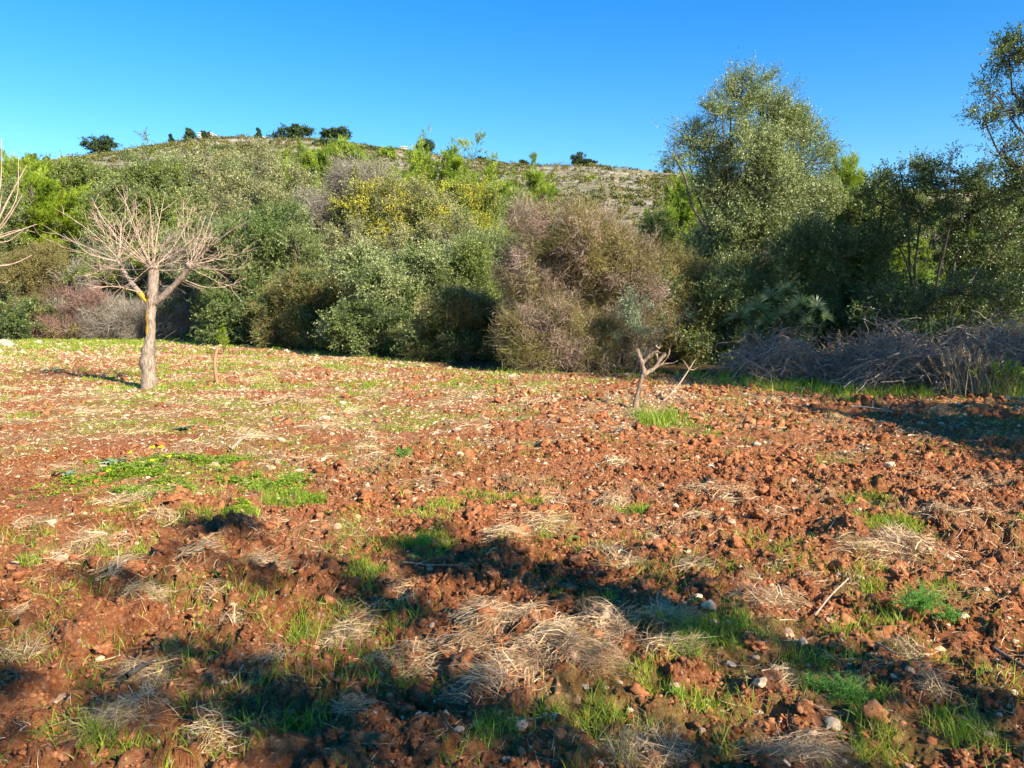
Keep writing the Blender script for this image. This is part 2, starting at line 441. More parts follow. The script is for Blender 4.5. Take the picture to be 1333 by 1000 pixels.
M = {}
M['ground'] = groundmat(); M['clod'] = clodmat(); M['hill'] = hillmat()
M['stone'] = stonemat('pale_field_stone', [(0, (.44, .25, .13)), (.4, (.60, .40, .24)), (.75, (.60, .45, .29)), (1, (.52, .30, .17))])
M['boulder'] = stonemat('weathered_limestone', [(0, (.42, .36, .26)), (1, (.55, .48, .36))])
M['bark'] = barkmat('grey_bark', (.07, .055, .045), (.20, .16, .125))
M['dark_bark'] = barkmat('dark_bark', (.05, .04, .03), (.16, .125, .095))
M['pale_bark'] = barkmat('pale_bark', (.13, .09, .055), (.44, .34, .25), 30, lichen=(.85, 1.75))
M['cut_bark'] = barkmat('pruned_bark', (.11, .07, .045), (.38, .27, .18), 30)
M['shoot'] = barkmat('young_shoot_bark', (.40, .25, .15), (.60, .46, .34), 10)
M['deadwood'] = barkmat('dead_grey_wood', (.15, .105, .07), (.44, .34, .25), 10)
M['stick'] = barkmat('dry_stick_wood', (.28, .18, .11), (.54, .41, .28), 16)
M['stake'] = barkmat('reddish_stake_wood', (.30, .14, .07), (.52, .28, .15), 12)
M['wall'] = stonemat('pale_wall_render', [(0, (.62, .56, .48)), (1, (.70, .64, .56))])
# foliage colours: (attribute v) dark .. light leaves of the kind itself, the palm toned down for shade
M['olive'] = leafmat('olive_leaves', [(0, (.06, .09, .03)), (.5, (.145, .19, .065)), (1, (.33, .37, .18))], .2, .42, .5)
M['lentisk'] = leafmat('mastic_leaves', [(0, (.035, .065, .018)), (.5, (.075, .125, .032)), (1, (.17, .23, .075))], .25, .42, .45)
M['dark'] = leafmat('dark_evergreen_leaves', [(0, (.035, .058, .020)), (.5, (.078, .115, .036)), (1, (.17, .21, .075))], .2, .4, .45)
M['greygreen'] = leafmat('grey_green_leaves', [(0, (.07, .085, .035)), (.4, (.16, .175, .08)), (.75, (.27, .27, .145)), (1, (.40, .36, .24))], .2, .5, .4)
M['silver'] = leafmat('silvery_leaves', [(0, (.07, .10, .04)), (.5, (.18, .22, .095)), (1, (.40, .43, .24))], .2, .42, .5)
M['bluegreen'] = leafmat('blue_green_leaves', [(0, (.08, .11, .07)), (.5, (.17, .22, .14)), (1, (.34, .40, .28))], .2, .4, .5)
M['pine'] = leafmat('bright_pine_needles', [(0, (.07, .12, .012)), (.5, (.17, .25, .025)), (1, (.36, .44, .07))], .3, .5, .3)
M['lime'] = leafmat('lime_pine_needles', [(0, (.07, .12, .01)), (.5, (.16, .235, .015)), (1, (.30, .37, .04))], .35, .5, .3)
M['farpine'] = leafmat('hill_pine_needles', [(0, (.025, .045, .016)), (.5, (.05, .08, .028)), (1, (.10, .135, .05))], .15, .7, .15, (1, 1, 1))
M['yellow'] = leafmat('yellow_green_leaves', [(0, (.17, .19, .03)), (.5, (.36, .36, .05)), (1, (.60, .50, .07))], .35, .5, .3)
M['midgreen'] = leafmat('mid_green_leaves', [(0, (.06, .095, .022)), (.5, (.14, .185, .045)), (1, (.28, .31, .10))], .3, .45, .4)
M['redbrown'] = leafmat('red_brown_twig_leaves', [(0, (.11, .085, .06)), (.45, (.28, .20, .14)), (.8, (.45, .33, .25)), (1, (.57, .45, .37))], .2, .6, .3, (1.15, 1.1, 1.1))
M['brown'] = leafmat('brown_olive_leaves', [(0, (.06, .06, .022)), (.5, (.15, .135, .05)), (1, (.30, .24, .12))], .2, .5, .35)
M['pink'] = leafmat('mauve_twigs', [(0, (.08, .06, .045)), (.5, (.16, .095, .095)), (1, (.30, .18, .18))], .1, .6, .3)
M['greytwig'] = leafmat('grey_dry_twigs', [(0, (.10, .085, .06)), (.5, (.24, .20, .145)), (1, (.46, .40, .31))], .05, .7, .2, (1, 1, 1))
M['scrub'] = leafmat('hill_scrub_leaves', [(0, (.035, .045, .016)), (.5, (.085, .095, .032)), (.8, (.16, .14, .05)), (1, (.26, .17, .07))], .15, .6, .2)
M['grass'] = leafmat('green_grass', [(0, (.08, .14, .018)), (.5, (.20, .29, .03)), (.8, (.36, .42, .06)), (1, (.50, .44, .16))], .4, .45, .35)
M['clover'] = leafmat('bright_clover_leaves', [(0, (.08, .17, .012)), (.5, (.26, .40, .02)), (1, (.50, .56, .05))], .35, .45, .35, (1, 1, 1))
M['straw'] = leafmat('dry_straw', [(0, (.24, .135, .06)), (.5, (.56, .37, .19)), (1, (.86, .64, .37))], .15, .6, .3, (1, 1, 1), (1, .9, .8))
M['fennel'] = leafmat('feathery_green', [(0, (.05, .13, .03)), (.5, (.10, .24, .05)), (1, (.20, .36, .09))], .35, .5, .3)
M['weed'] = leafmat('broad_weed_leaves', [(0, (.07, .15, .02)), (.5, (.14, .26, .04)), (1, (.28, .38, .09))], .4, .4, .4)
M['petal'] = leafmat('yellow_petals', [(0, (.75, .55, .02)), (1, (.85, .68, .04))], .3, .5, .2)
M['palm'] = leafmat('shade_toned_palm_blades', [(0, (.03, .06, .02)), (.5, (.065, .105, .035)), (1, (.14, .18, .07))], .2, .4, .45)  # blade colour darkened to stand in for shade over the palms

# ------------------------------------------------------------------ ground sheets
def polar(r0s, name, mat, hill=False):
    a1 = np.radians(np.linspace(-48, 48, 1420)); a2 = np.radians(np.linspace(48, 312, 120))[1:-1]
    A = np.concatenate([a1, a2]); A2, R2 = np.meshgrid(A, r0s)
    X = R2 * np.sin(A2); Y = R2 * np.cos(A2)
    return A, X, Y

def grid_faces(nr, na, wrap=True):
    i = np.arange(nr - 1)[:, None]; j = np.arange(na)[None, :]; j1 = (j + 1) % na
    return np.stack([i * na + j, (i + 1) * na + j, (i + 1) * na + j1, i * na + j1], -1).reshape(-1, 4)

rs = np.concatenate([[0.02, .3, .7, 1.1, 1.5], np.exp(np.arange(math.log(1.8), math.log(58), .0031)), [58.0]])
A, X, Y = polar(rs, 'ground', None)
g, s, sm, ti = fields(X, Y)
b = beyond(X, Y)
Z = gz(X, Y) + micro(X, Y, ti, sm, g)
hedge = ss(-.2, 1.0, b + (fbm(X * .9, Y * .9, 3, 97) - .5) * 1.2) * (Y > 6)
V = np.stack([X, Y, Z], -1).reshape(-1, 3)
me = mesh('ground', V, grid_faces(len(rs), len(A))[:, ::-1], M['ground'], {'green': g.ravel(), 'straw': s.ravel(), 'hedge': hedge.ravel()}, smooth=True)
tag(link('ground', me), kind='structure')
rs2 = np.concatenate([np.exp(np.arange(math.log(58), math.log(225), .0045)), np.exp(np.arange(math.log(226), math.log(1500), .05))])
rs2[0] = 58.0
A, X, Y = polar(rs2, 'hill', None)
zr = gz(X, Y)
q = zr + (fbm(X * .045, Y * .045, 3, 61) - .5) * 5
st = 1.7; fr = q / st - np.floor(q / st)
terr = (ss(.55, .98, fr) - fr) * st * .28 * ss(60, 85, Y)
near1 = ss(58, 62, np.hypot(X, Y))
Z = zr + (terr + (fbm(X * .5, Y * .5, 4, 62) - .5) * .5) * near1
rock = np.clip(ss(.55, .75, fr) * (1 - ss(.93, 1.0, fr)) * ss(.42, .62, fbm(X * .3, Y * .8, 4, 63)) * .75, 0, 1)
V = np.stack([X, Y, Z], -1).reshape(-1, 3)
me = mesh('hillside', V, grid_faces(len(rs2), len(A))[:, ::-1], M['hill'], {'rock': rock.ravel()}, smooth=True)
tag(link('hillside', me), kind='structure')
print('ground', time.time() - T0)

# ------------------------------------------------------------------ foliage kinds
#  L,W leaf size (m at 20 m), k leaves per twig, tw twig length, up bias, mats, cov density, wood
KIND = {
 'olive':   dict(L=.055, W=.016, k=12, tw=.35, up=.25, mat='olive', cov=1.5, spread=.8),
 'silver':  dict(L=.05, W=.024, k=12, tw=.32, up=.25, mat='silver', cov=1.6, spread=.8),
 'lentisk': dict(L=.045, W=.022, k=12, tw=.28, up=.2, mat='lentisk', cov=1.7, spread=.8),
 'midgreen': dict(L=.05, W=.024, k=12, tw=.32, up=.25, mat='midgreen', cov=1.6, spread=.8),
 'dark':    dict(L=.055, W=.028, k=12, tw=.3, up=.1, mat='dark', cov=1.7, spread=.85),
 'greygreen': dict(L=.048, W=.022, k=11, tw=.34, up=.3, mat='greygreen', cov=1.45, spread=.8),
 'yellow':  dict(L=.045, W=.026, k=8, tw=.4, up=.5, mat='yellow', cov=.8, spread=.7),
 'pine':    dict(L=.13, W=.009, k=26, tw=.26, up=.9, mat='pine', cov=2.0, spread=.55, needle=1),
 'lime':    dict(L=.13, W=.010, k=26, tw=.26, up=.8, mat='lime', cov=1.7, spread=.6, needle=1),
 'redbrown': dict(L=.030, W=.014, k=9, tw=.24, up=.5, mat='redbrown', cov=1.0, spread=1.0, twig=2.0, twW=.007),
 'brown':   dict(L=.034, W=.016, k=9, tw=.34, up=.25, mat='brown', cov=1.2, spread=1.0, twig=1.5, twW=.007),
 'pink':    dict(L=.028, W=.012, k=8, tw=.4, up=.7, mat='pink', cov=.7, spread=.8, twig=3, twW=.007),
 'greytwig': dict(L=.02, W=.008, k=3, tw=.4, up=.5, mat='greytwig', cov=.12, spread=1.0, twig=8, twW=.007),
 'bluegreen': dict(L=.045, W=.018, k=14, tw=.3, up=.6, mat='bluegreen', cov=.8, spread=.6),
}

def foliage(lobes, kind, D, r, dens=1., hollow=.45):
    """lobes (n,6) relative to the base. Returns leaf parts, twig parts, sub-branch lines"""
    K = KIND[kind]
    lobes = np.asarray(lobes, float)
    sc = float(np.clip(D / 20, .8, 2.6)) ** .85
    L, W = K['L'] * sc, K['W'] * sc
    if K.get('needle'): L = K['L'] * sc ** .6; W = K['W'] * sc ** 1.1
    area = 4 * PI * np.mean(lobes[:, 3:6], axis=1) ** 2 * .55
    tot = area.sum()
    nleaf = 1.3 * K['cov'] * dens * tot / (.5 * L * W)
    nleaf = min(nleaf, 230000 if dens > 1.5 else 150000)
    k = K['k']; ntw = int(nleaf / k)
    nsb = max(12, int(ntw / 22))
    li = r.choice(len(lobes), nsb, p=area / tot)
    d = norm(r.normal(0, 1, (nsb, 3)) + np.array([0, 0, .25]))
    fr = r.uniform(.62, 1.12, nsb)
    fr = np.where(r.random(nsb) < .16, fr * 1.25, fr)
    C = lobes[li, :3]; Rr = lobes[li, 3:6]
    end = C + d * Rr * fr[:, None]
    start = C + d * Rr * .1 + np.array([0, 0, -.15]) * Rr
    bow = np.cross(d, r.normal(0, 1, d.shape)) * (Rr.mean(1) * .1)[:, None] + np.array([0, 0, -.05]) * Rr
    sb = curves(start, end, bow, 4, r=r)
    # twigs along the sub-branches
    bi = r.integers(0, nsb, ntw)
    t = np.where(r.random(ntw) < .75, r.uniform(hollow, 1.0, ntw) ** .7, r.uniform(.2, 1, ntw))
    o = start[bi] * (1 - t)[:, None] + end[bi] * t[:, None] + bow[bi] * (4 * t * (1 - t))[:, None]
    o = o + r.normal(0, 1, (ntw, 3)) * (.05 + .035 * Rr.mean(1)[bi])[:, None]
    gq = fbm(o[:, 0] * 1.15 + o[:, 1] * .9 + r.uniform(0, 50), o[:, 2] * 1.25 - o[:, 1] * .7, 3, 7)
    keep = r.random(ntw) < np.clip((gq - .36) / .12, .12, 1)
    o, bi, t = o[keep], bi[keep], t[keep]; ntw = len(o)
    td = norm(d[bi] * .9 + r.normal(0, 1, (ntw, 3)) * K['spread'] + np.array([0, 0, K['up']]))
    tl = K['tw'] * r.uniform(.5, 1.3, ntw) * sc ** .3
    sbv = r.random(nsb)
    twv = np.clip(sbv[bi] * .5 + r.random(ntw) * .25, 0, 1)
    # leaves
    ti_ = np.repeat(np.arange(ntw), k)
    s_ = np.tile((np.arange(k) + .5) / k, ntw) + r.uniform(-.04, .04, ntw * k)
    pos = o[ti_] + td[ti_] * (tl[ti_] * s_)[:, None]
    if K.get('needle'):
        ld = norm(td[ti_] * 1.1 + norm(r.normal(0, 1, (len(ti_), 3))) * .75)
    else:
        ld = norm(td[ti_] * .55 + norm(r.normal(0, 1, (len(ti_), 3))) * 1.0)
    vv = np.clip(twv[ti_] + r.uniform(-.12, .37, len(ti_)), 0, 1)
    LV, LQ, lv = leafquads(pos, ld, L * r.uniform(.7, 1.3, len(ti_)), W * r.uniform(.8, 1.2, len(ti_)), r, vv=vv)
    LV = LV.copy(); below = LV[:, 2] < .02
    LV[below, 2] = .02 + r.uniform(0, .05, below.sum())
    # visible twigs
    m = K.get('twig', 0.4)
    nt2 = int(ntw * min(m, 1)); parts = [(LV, LQ, lv, 0)]
    rep = max(1, int(round(m)))
    for j in range(rep):
        sel = r.choice(ntw, nt2, replace=False) if nt2 < ntw else np.arange(ntw)
        dd = norm(td[sel] + r.normal(0, .5, (len(sel), 3))) if j else td[sel]
        oo = o[sel] + (r.normal(0, .12, (len(sel), 3)) if j else 0)
        TV, TQ, tv = leafquads(oo - dd * .05, dd, tl[sel] * 1.15, K.get('twW', .008) * sc, r, vv=np.clip(twv[sel] + r.uniform(-.1, .5, len(sel)), 0, 1))
        parts.append((TV, TQ, tv, 0 if m >= 1 else 1))
    return parts, sb

def auto_lobes(r, rx, ry, H, z0, n, kind='bush'):
    """lobes filling a crown of half widths rx, ry between z0 and H"""
    out = []
    hz = (H - z0) / 2; cz = (H + z0) / 2
    for i in range(n):
        for _ in range(30):
            p = r.uniform(-1, 1, 3)
            if .25 < np.linalg.norm(p) < 1: break
        if kind == 'cone':
            zz = r.uniform(0, 1) ** 1.2
            w = (1 - zz) * .75 + .08
            a = r.uniform(0, 2 * PI)
            q = r.uniform(.2, .9)
            lr = (.22 + .30 * (1 - zz))
            out.append((rx * w * q * math.cos(a), ry * w * q * math.sin(a), z0 + (H - z0) * (zz * .86 + .08), rx * lr, ry * lr, (H - z0) * .13))
        else:
            lr = r.uniform(.24, .50)
            w = 1.12 - lr
            out.append((p[0] * rx * w, p[1] * ry * w, cz + p[2] * hz * (1.05 - lr), rx * lr * r.uniform(.85, 1.2), ry * lr, hz * lr * r.uniform(.85, 1.15)))
    out = np.array(out)
    top = (out[:, 2] + out[:, 5]).max()
    out[:, 2] += (H - top) * np.clip(out[:, 2] / max(cz, .1), 0, 1.2)
    if kind != 'cone' and z0 < .1 * H:      # skirt lobes close to the ground
        for a in np.linspace(0, 2 * PI, 5)[:-1] + r.uniform(0, 1):
            lr = r.uniform(.3, .42)
            out = np.vstack([out, (math.cos(a) * rx * .6, math.sin(a) * ry * .5, H * .2, rx * lr, ry * lr, H * .2)])
    return out

PLANTS = []
def plant(name, label, cat, px, D, top, wpx, kind, z0=.05, n=9, shape='bush', group=None, base=None, mix=None, wood='bark',
          dens=1., trunk=.05, seed=None, lobes=None, depth=.8, loc=None, stems=None, hollow=.45):
    seed = seed if seed is not None else (len(PLANTS) * 13 + 5)
    r = np.random.default_rng(seed)
    if loc is None:
        x, zt = at(px, top, D); y = D
    else:
        x, y = loc; zt = top + float(gz(x, y)); D = math.hypot(x, y)
    gzv = float(gz(x, y))
    H = zt - gzv
    rx = wpx / 2 / F * D * 1.18 if loc is None else wpx / 2
    if lobes is not None:
        lb = []
        for (lx, ly, lrx, lrz, dy) in lobes:     # pixel lobes
            X_, Z_ = at(lx, ly, D + dy)
            rr = lrx / F * D
            lb.append((X_ - x, dy, Z_ - gzv, rr, rr * .9, lrz / F * D))
        lb = np.array(lb)
    else:
        lb = auto_lobes(r, rx, rx * depth, H, z0 * H, n, shape)
    root = empty(name, (x, y, gzv), label, cat, group)
    parts, sb = foliage(lb, kind, D, r, dens, hollow)
    mats = [M[KIND[kind]['mat']], M[wood]]
    fname = 'crown' if cat in ('tree', 'pine tree') else 'foliage'
    LVs, LQ, lv, lm = join(parts)
    link(fname, mesh(fname, LVs, LQ, mats, {'v': lv}, lm), root)
    if mix:
        lb2 = lb.copy() if mix[1] is None else lb[mix[1]]
        parts2, sb2 = foliage(lb2, mix[0], D, r, dens * mix[2], hollow)
        V2, Q2, v2, m2 = join(parts2)
        link('undergrowth' if False else fname, mesh(fname, V2, Q2, [M[KIND[mix[0]]['mat']], M[wood]], {'v': v2}, m2), root)
    # wood: stems from the base to the lobes, then the sub-branches
    nl = len(lb)
    w = []
    if stems is None: stems = 1 if cat in ('tree', 'pine tree') else 4
    fork = np.array([r.normal(0, .1), r.normal(0, .1), min(.28 * H, lb[:, 2].min() * .8 + .1) if stems == 1 else .05])
    if shape == 'cone': fork = np.array([0, 0, H * .9])
    tr = trunk * (1 + H * .15)
    if stems == 1:
        w.append(tubes(curves(np.array([[0, 0, -.1]]), fork[None], r.normal(0, .06, (1, 3)) * H * .2, 6, r=r), np.linspace(tr * 1.2, tr * (.3 if shape == 'cone' else .75), 6)[None], 8))
    if shape == 'cone':
        S0 = np.stack([lb[:, 0] * 0, lb[:, 0] * 0, lb[:, 2] * .9], 1)
    else:
        S0 = np.repeat(fork[None], nl, 0) + (r.normal(0, .12, (nl, 3)) * np.array([1, 1, 0]) * (stems > 1))
        if stems > 1: S0[:, 2] = 0
    P = curves(S0, lb[:, :3], np.stack([r.normal(0, .12, nl), r.normal(0, .12, nl), r.normal(-.02, .06, nl)], 1) * H * .22, 7, .015, r)
    w.append(tubes(P, np.linspace(1, .35, 7)[None] * (tr * .30 * r.uniform(.6, 1.2, nl))[:, None], 6))
    w.append(tubes(sb, np.linspace(1, .3, 4)[None] * (.008 + .005 * r.random(len(sb)))[:, None] * max(1, D / 22), 4))
    Wv, Wq, wv, wm = join([(a, b_, 0., 0) for a, b_ in w])
    nm = 'trunk' if cat in ('tree', 'pine tree') else 'stems'
    link(nm, mesh(nm, Wv, Wq, M[wood], None, smooth=True), root)
    PLANTS.append(root)
    return root

# ------------------------------------------------------------------ the hedge, left to right
def D_edge(px):
    return float(np.interp((px - 666.5) / F, _eu, _e[:, 1]))

HG = 'trees and shrubs along the far edge of the field'
# name, label, category, px, D, top, width px, kind, options
plant('conifer_shrub', 'dark blue-green low shrub at the far left edge beside the grassy verge', 'shrub', 8, 34, 372, 70, 'dark', n=7, z0=.02, group=HG)
plant('flowering_shrub', 'mauve pink twiggy shrub on the verge left of the pale bare tree', 'shrub', 92, 35.5, 376, 84, 'pink', n=9, z0=.02, group=HG, wood='deadwood', dens=.6, mix=('brown', None, .35))
plant('dry_shrub', 'low grey dry shrub between the mauve shrub and the bare tree trunk', 'shrub', 160, 35.5, 398, 90, 'greytwig', n=8, z0=.02, group=HG, wood='deadwood', dens=.8)
plant('dry_shrub', 'grey tangled dry shrub just right of the bare tree trunk', 'shrub', 226, 35.5, 408, 70, 'greytwig', n=7, z0=.02, group=HG, wood='deadwood')
plant('tall_shrub', 'brown-green twiggy shrub behind the dark shrub at the left edge', 'shrub', 40, 38, 318, 110, 'brown', n=10, z0=.03, group=HG)
plant('tall_shrub', 'loose yellow-green shrub with pale bent stems behind the mauve shrub', 'shrub', 130, 38.5, 328, 130, 'midgreen', n=10, z0=.03, group=HG, mix=('greytwig', None, .4), wood='deadwood')
plant('pine_tree', 'bright lime green young pine at the left behind the shrubs', 'pine tree', 58, 43, 233, 120, 'lime', n=16, z0=.25, shape='bush', group=HG)
plant('broadleaf_tree', 'yellow-green rounded tree at the far left skyline', 'tree', 15, 50, 198, 130, 'pine', n=12, z0=.1, group=HG)
plant('broadleaf_tree', 'mid green rounded tree behind the lime green pine', 'tree', 100, 52, 214, 130, 'midgreen', n=12, z0=.1, group=HG)
plant('olive_tree', 'tall grey-green tree directly behind the bare pollarded tree', 'tree', 190, 41, 190, 150, 'olive', n=16, z0=.06, group=HG, mix=('midgreen', None, .4))
plant('olive_tree', 'broad dusty grey-green tree at the left with its top on the skyline', 'tree', 262, 44, 188, 180, 'greygreen', n=18, z0=.06, group=HG, mix=('olive', None, .5))
plant('evergreen_shrub', 'dark green spreading shrub at the hedge foot right of the bare tree', 'shrub', 268, 35, 292, 140, 'lentisk', n=14, z0=.03, group=HG, mix=('greytwig', None, .5))
plant('olive_tree', 'large grey-green tree with pale seed heads left of the hedge centre', 'tree', 345, 38, 192, 150, 'greygreen', n=16, z0=.08, group=HG)
plant('evergreen_shrub', 'green rounded shrub standing at the front of the hedge left of the silvery one', 'shrub', 335, 31.5, 262, 160, 'olive', n=14, z0=.04, group=HG, mix=('lentisk', None, .7))
plant('pine_tree', 'pointed yellow-green pine rising above the left part of the hedge', 'pine tree', 395, 46, 186, 84, 'pine', n=18, z0=.15, shape='bush', group=HG)
plant('pine_tree', 'tall narrow yellow-green pine beneath the umbrella pines on the crest', 'pine tree', 452, 47, 168, 95, 'pine', n=22, z0=.1, group=HG, shape='bush')
plant('olive_tree', 'grey-brown leafed tree in the middle of the hedge', 'tree', 440, 34, 208, 150, 'greygreen', n=16, z0=.06, group=HG, mix=('greytwig', None, .35))
plant('evergreen_shrub', 'dark low shrub at the hedge foot left of the silvery shrub', 'shrub', 405, 28.2, 345, 130, 'dark', n=12, z0=.02, group=HG, mix=('brown', None, .6))
plant('silver_shrub', 'rounded silvery green shrub lit by the sun at the hedge front', 'shrub', 500, 25.0, 322, 150, 'silver', n=14, z0=.08, group=HG, mix=('lentisk', None, .3))
plant('broadleaf_tree', 'pale yellowish green tree above the silvery shrub', 'tree', 515, 32, 232, 130, 'greygreen', n=14, z0=.08, group=HG, mix=('yellow', None, .9))
plant('pine_tree', 'broad light green pine topping the hedge centre with thin bare tips', 'pine tree', 596, 42, 172, 140, 'pine', n=22, z0=.1, group=HG)
plant('pine_tree', 'small light green pine left of the broad central pine', 'pine tree', 535, 46, 205, 60, 'pine', n=12, z0=.1, group=HG)
plant('almond_tree', 'tree with bright yellow leaves below the central pine', 'tree', 600, 33, 236, 150, 'midgreen', n=14, z0=.1, group=HG, mix=('yellow', None, .9))
plant('yellow_shrub', 'yellow-leafed shrub between the silvery shrub and the brown bush', 'shrub', 572, 27.5, 322, 70, 'yellow', n=8, z0=.2, group=HG, dens=1.8)
plant('evergreen_shrub', 'fresh green shrub beside the yellow-leafed shrub', 'shrub', 618, 25.0, 312, 90, 'midgreen', n=10, z0=.1, group=HG)
plant('evergreen_shrub', 'very dark low shrub left of the big red-brown bush', 'shrub', 600, 21.8, 378, 130, 'dark', n=14, z0=.01, group=HG, mix=('brown', None, .7))
plant('evergreen_shrub', 'dark low shrub beneath the silvery green shrub', 'shrub', 480, 23.8, 392, 120, 'dark', n=10, z0=.01, group=HG)
plant('evergreen_shrub', 'dark shrub in the shade at the foot of the left hedge', 'shrub', 318, 30.5, 385, 120, 'dark', n=9, z0=.01, group=HG)
plant('pine_tree', 'fluffy light green pine standing alone behind the red-brown bush', 'pine tree', 690, 46, 206, 76, 'pine', n=18, z0=.05, group=HG, shape='bush')
plant('twiggy_bush', 'big rounded red-brown twiggy bush in the middle, its left half', 'shrub', 716, 19.3, 260, 122, 'redbrown', n=16, z0=.02, group=HG, mix=('brown', None, .6), depth=.9)
plant('twiggy_bush', 'big red-brown bush right of its twin, tan twigs over an olive-brown skirt', 'shrub', 800, 19.6, 270, 112, 'redbrown', n=16, z0=.02, group=HG, mix=('brown', None, .6), depth=.9)
plant('twiggy_bush', 'olive-brown skirt bush in front of the red-brown bush', 'shrub', 735, 18.4, 396, 132, 'brown', n=16, z0=.01, group=HG, mix=('redbrown', None, .7), depth=.5)
plant('twiggy_bush', 'shaded dark brown bush right of the red-brown bush', 'shrub', 885, 20.6, 318, 120, 'brown', n=12, z0=.02, group=HG, mix=('dark', None, 1.0))  # stands in full sun; dark leaves mixed in to paint its shade
plant('pine_tree', 'light green pine between the red-brown bush and the tall olive', 'pine tree', 880, 36, 238, 96, 'pine', n=14, z0=.1, group=HG)
plant('evergreen_shrub', 'small dark green tree behind the right shoulder of the red-brown bush', 'tree', 850, 30, 268, 60, 'midgreen', n=8, z0=.1, group=HG)
# the tall wild olive
plant('wild_olive_tree', 'tallest tree, an airy silver-green olive rising above the hedge at the right', 'tree', 960, 23, 88, 220, 'olive', group=HG, trunk=.11, dens=1.9, hollow=.35,
      lobes=[(898, 178, 34, 26, 0), (925, 205, 36, 26, .5), (880, 200, 22, 20, -.3), (960, 128, 36, 34, 0), (985, 108, 28, 22, .3), (935, 150, 26, 24, -.4),
             (1000, 150, 40, 34, 0), (1038, 175, 36, 30, .4), (1052, 212, 36, 30, 0), (985, 200, 46, 36, -.6), (940, 245, 40, 36, 0), (1005, 255, 50, 40, -.8),
             (1060, 262, 36, 34, 0), (965, 300, 46, 40, -.6), (1018, 320, 50, 40, -.6), (935, 330, 36, 36, 0), (965, 360, 44, 34, -.5), (1040, 370, 40, 34, 0)],
      mix=('silver', slice(9, 18), .55))
plant('olive_tree', 'sunlit mid green tree leaning on the right side of the tall olive', 'tree', 1045, 26, 150, 110, 'midgreen', group=HG, n=12,
      lobes=[(1035, 170, 34, 28, 0), (1065, 205, 34, 28, 0), (1020, 215, 34, 30, 0), (1050, 255, 40, 34, 0), (1080, 290, 40, 34, 0), (1040, 320, 40, 36, 0)], dens=.7)
plant('pine_tree', 'shaggy green pine just right of the tall olive', 'pine tree', 1105, 26, 200, 80, 'pine', n=14, z0=.2, group=HG, dens=.7)
plant('broadleaf_tree', 'dark tree right of the shaggy pine with sunlit tips', 'tree', 1130, 23, 236, 110, 'midgreen', n=12, z0=.15, group=HG, mix=('dark', None, .6))
plant('evergreen_shrub', 'dense dark shrub in deep shade behind the fan palm', 'shrub', 1075, 19.6, 285, 170, 'dark', n=16, z0=.02, group=HG, mix=('lentisk', None, .3))
plant('evergreen_shrub', 'shaded dark shrub at the foot of the tall olive', 'shrub', 955, 20.0, 352, 110, 'dark', n=12, z0=.02, group=HG, mix=('olive', None, .5))
plant('holm_oak', 'dark open tree with visible black branches behind the brush pile', 'tree', 1215, 19.5, 205, 220, 'dark', group=HG, trunk=.09, wood='dark_bark', dens=.62, stems=4, hollow=.6,
      lobes=[(1180, 228, 36, 22, 0), (1235, 232, 42, 22, 0), (1290, 240, 36, 24, 0), (1150, 262, 36, 28, .5), (1205, 270, 44, 30, 0), (1265, 275, 44, 32, .4), (1315, 290, 40, 34, 0),
             (1170, 315, 40, 32, 0), (1300, 340, 50, 36, .4), (1250, 330, 36, 30, .6), (1150, 375, 46, 34, .4), (1210, 395, 50, 26, .3), (1280, 400, 56, 32, .2), (1340, 370, 50, 50, 0)])
plant('broadleaf_tree', 'pale green loose tree glimpsed between the dark branches at the right', 'tree', 1180, 32, 232, 150, 'pine', n=12, z0=.0, group=HG, dens=.6)
plant('broadleaf_tree', 'green rounded tree behind the dark oak at the right edge', 'tree', 1320, 34, 245, 150, 'midgreen', n=12, z0=.0, group=HG)
plant('evergreen_shrub', 'dark leafy shrub rising behind the right brush pile', 'shrub', 1240, 17.6, 352, 190, 'dark', n=12, z0=.0, group=HG, dens=.7, wood='dark_bark')
plant('leaning_tree', 'dark feathery tree reaching in from beyond the top right corner', 'tree', 1500, 15.5, 40, 180, 'dark', trunk=.10, dens=.6, hollow=.3, wood='dark_bark',
      lobes=[(1308, 70, 26, 22, 0), (1335, 60, 36, 26, 0), (1290, 125, 30, 30, 0), (1325, 140, 40, 34, 0), (1380, 110, 50, 50, .3), (1278, 158, 18, 16, 0), (1305, 195, 34, 28, 0), (1350, 210, 46, 40, 0),
             (1420, 180, 60, 70, 0), (1330, 245, 30, 20, 0), (1400, 280, 50, 50, 0)])
plant('olive_sprout', 'small open blue-green olive sprout beside the pruned stump tree', 'shrub', 838, 17.6, 388, 70, 'bluegreen', n=7, z0=.18, group=HG,
      lobes=[(838, 425, 16, 20, 0), (822, 405, 10, 16, 0), (850, 400, 12, 14, .1), (868, 425, 10, 14, 0), (815, 430, 12, 10, 0), (845, 450, 18, 14, 0), (890, 405, 8, 12, .2)], dens=1.8)
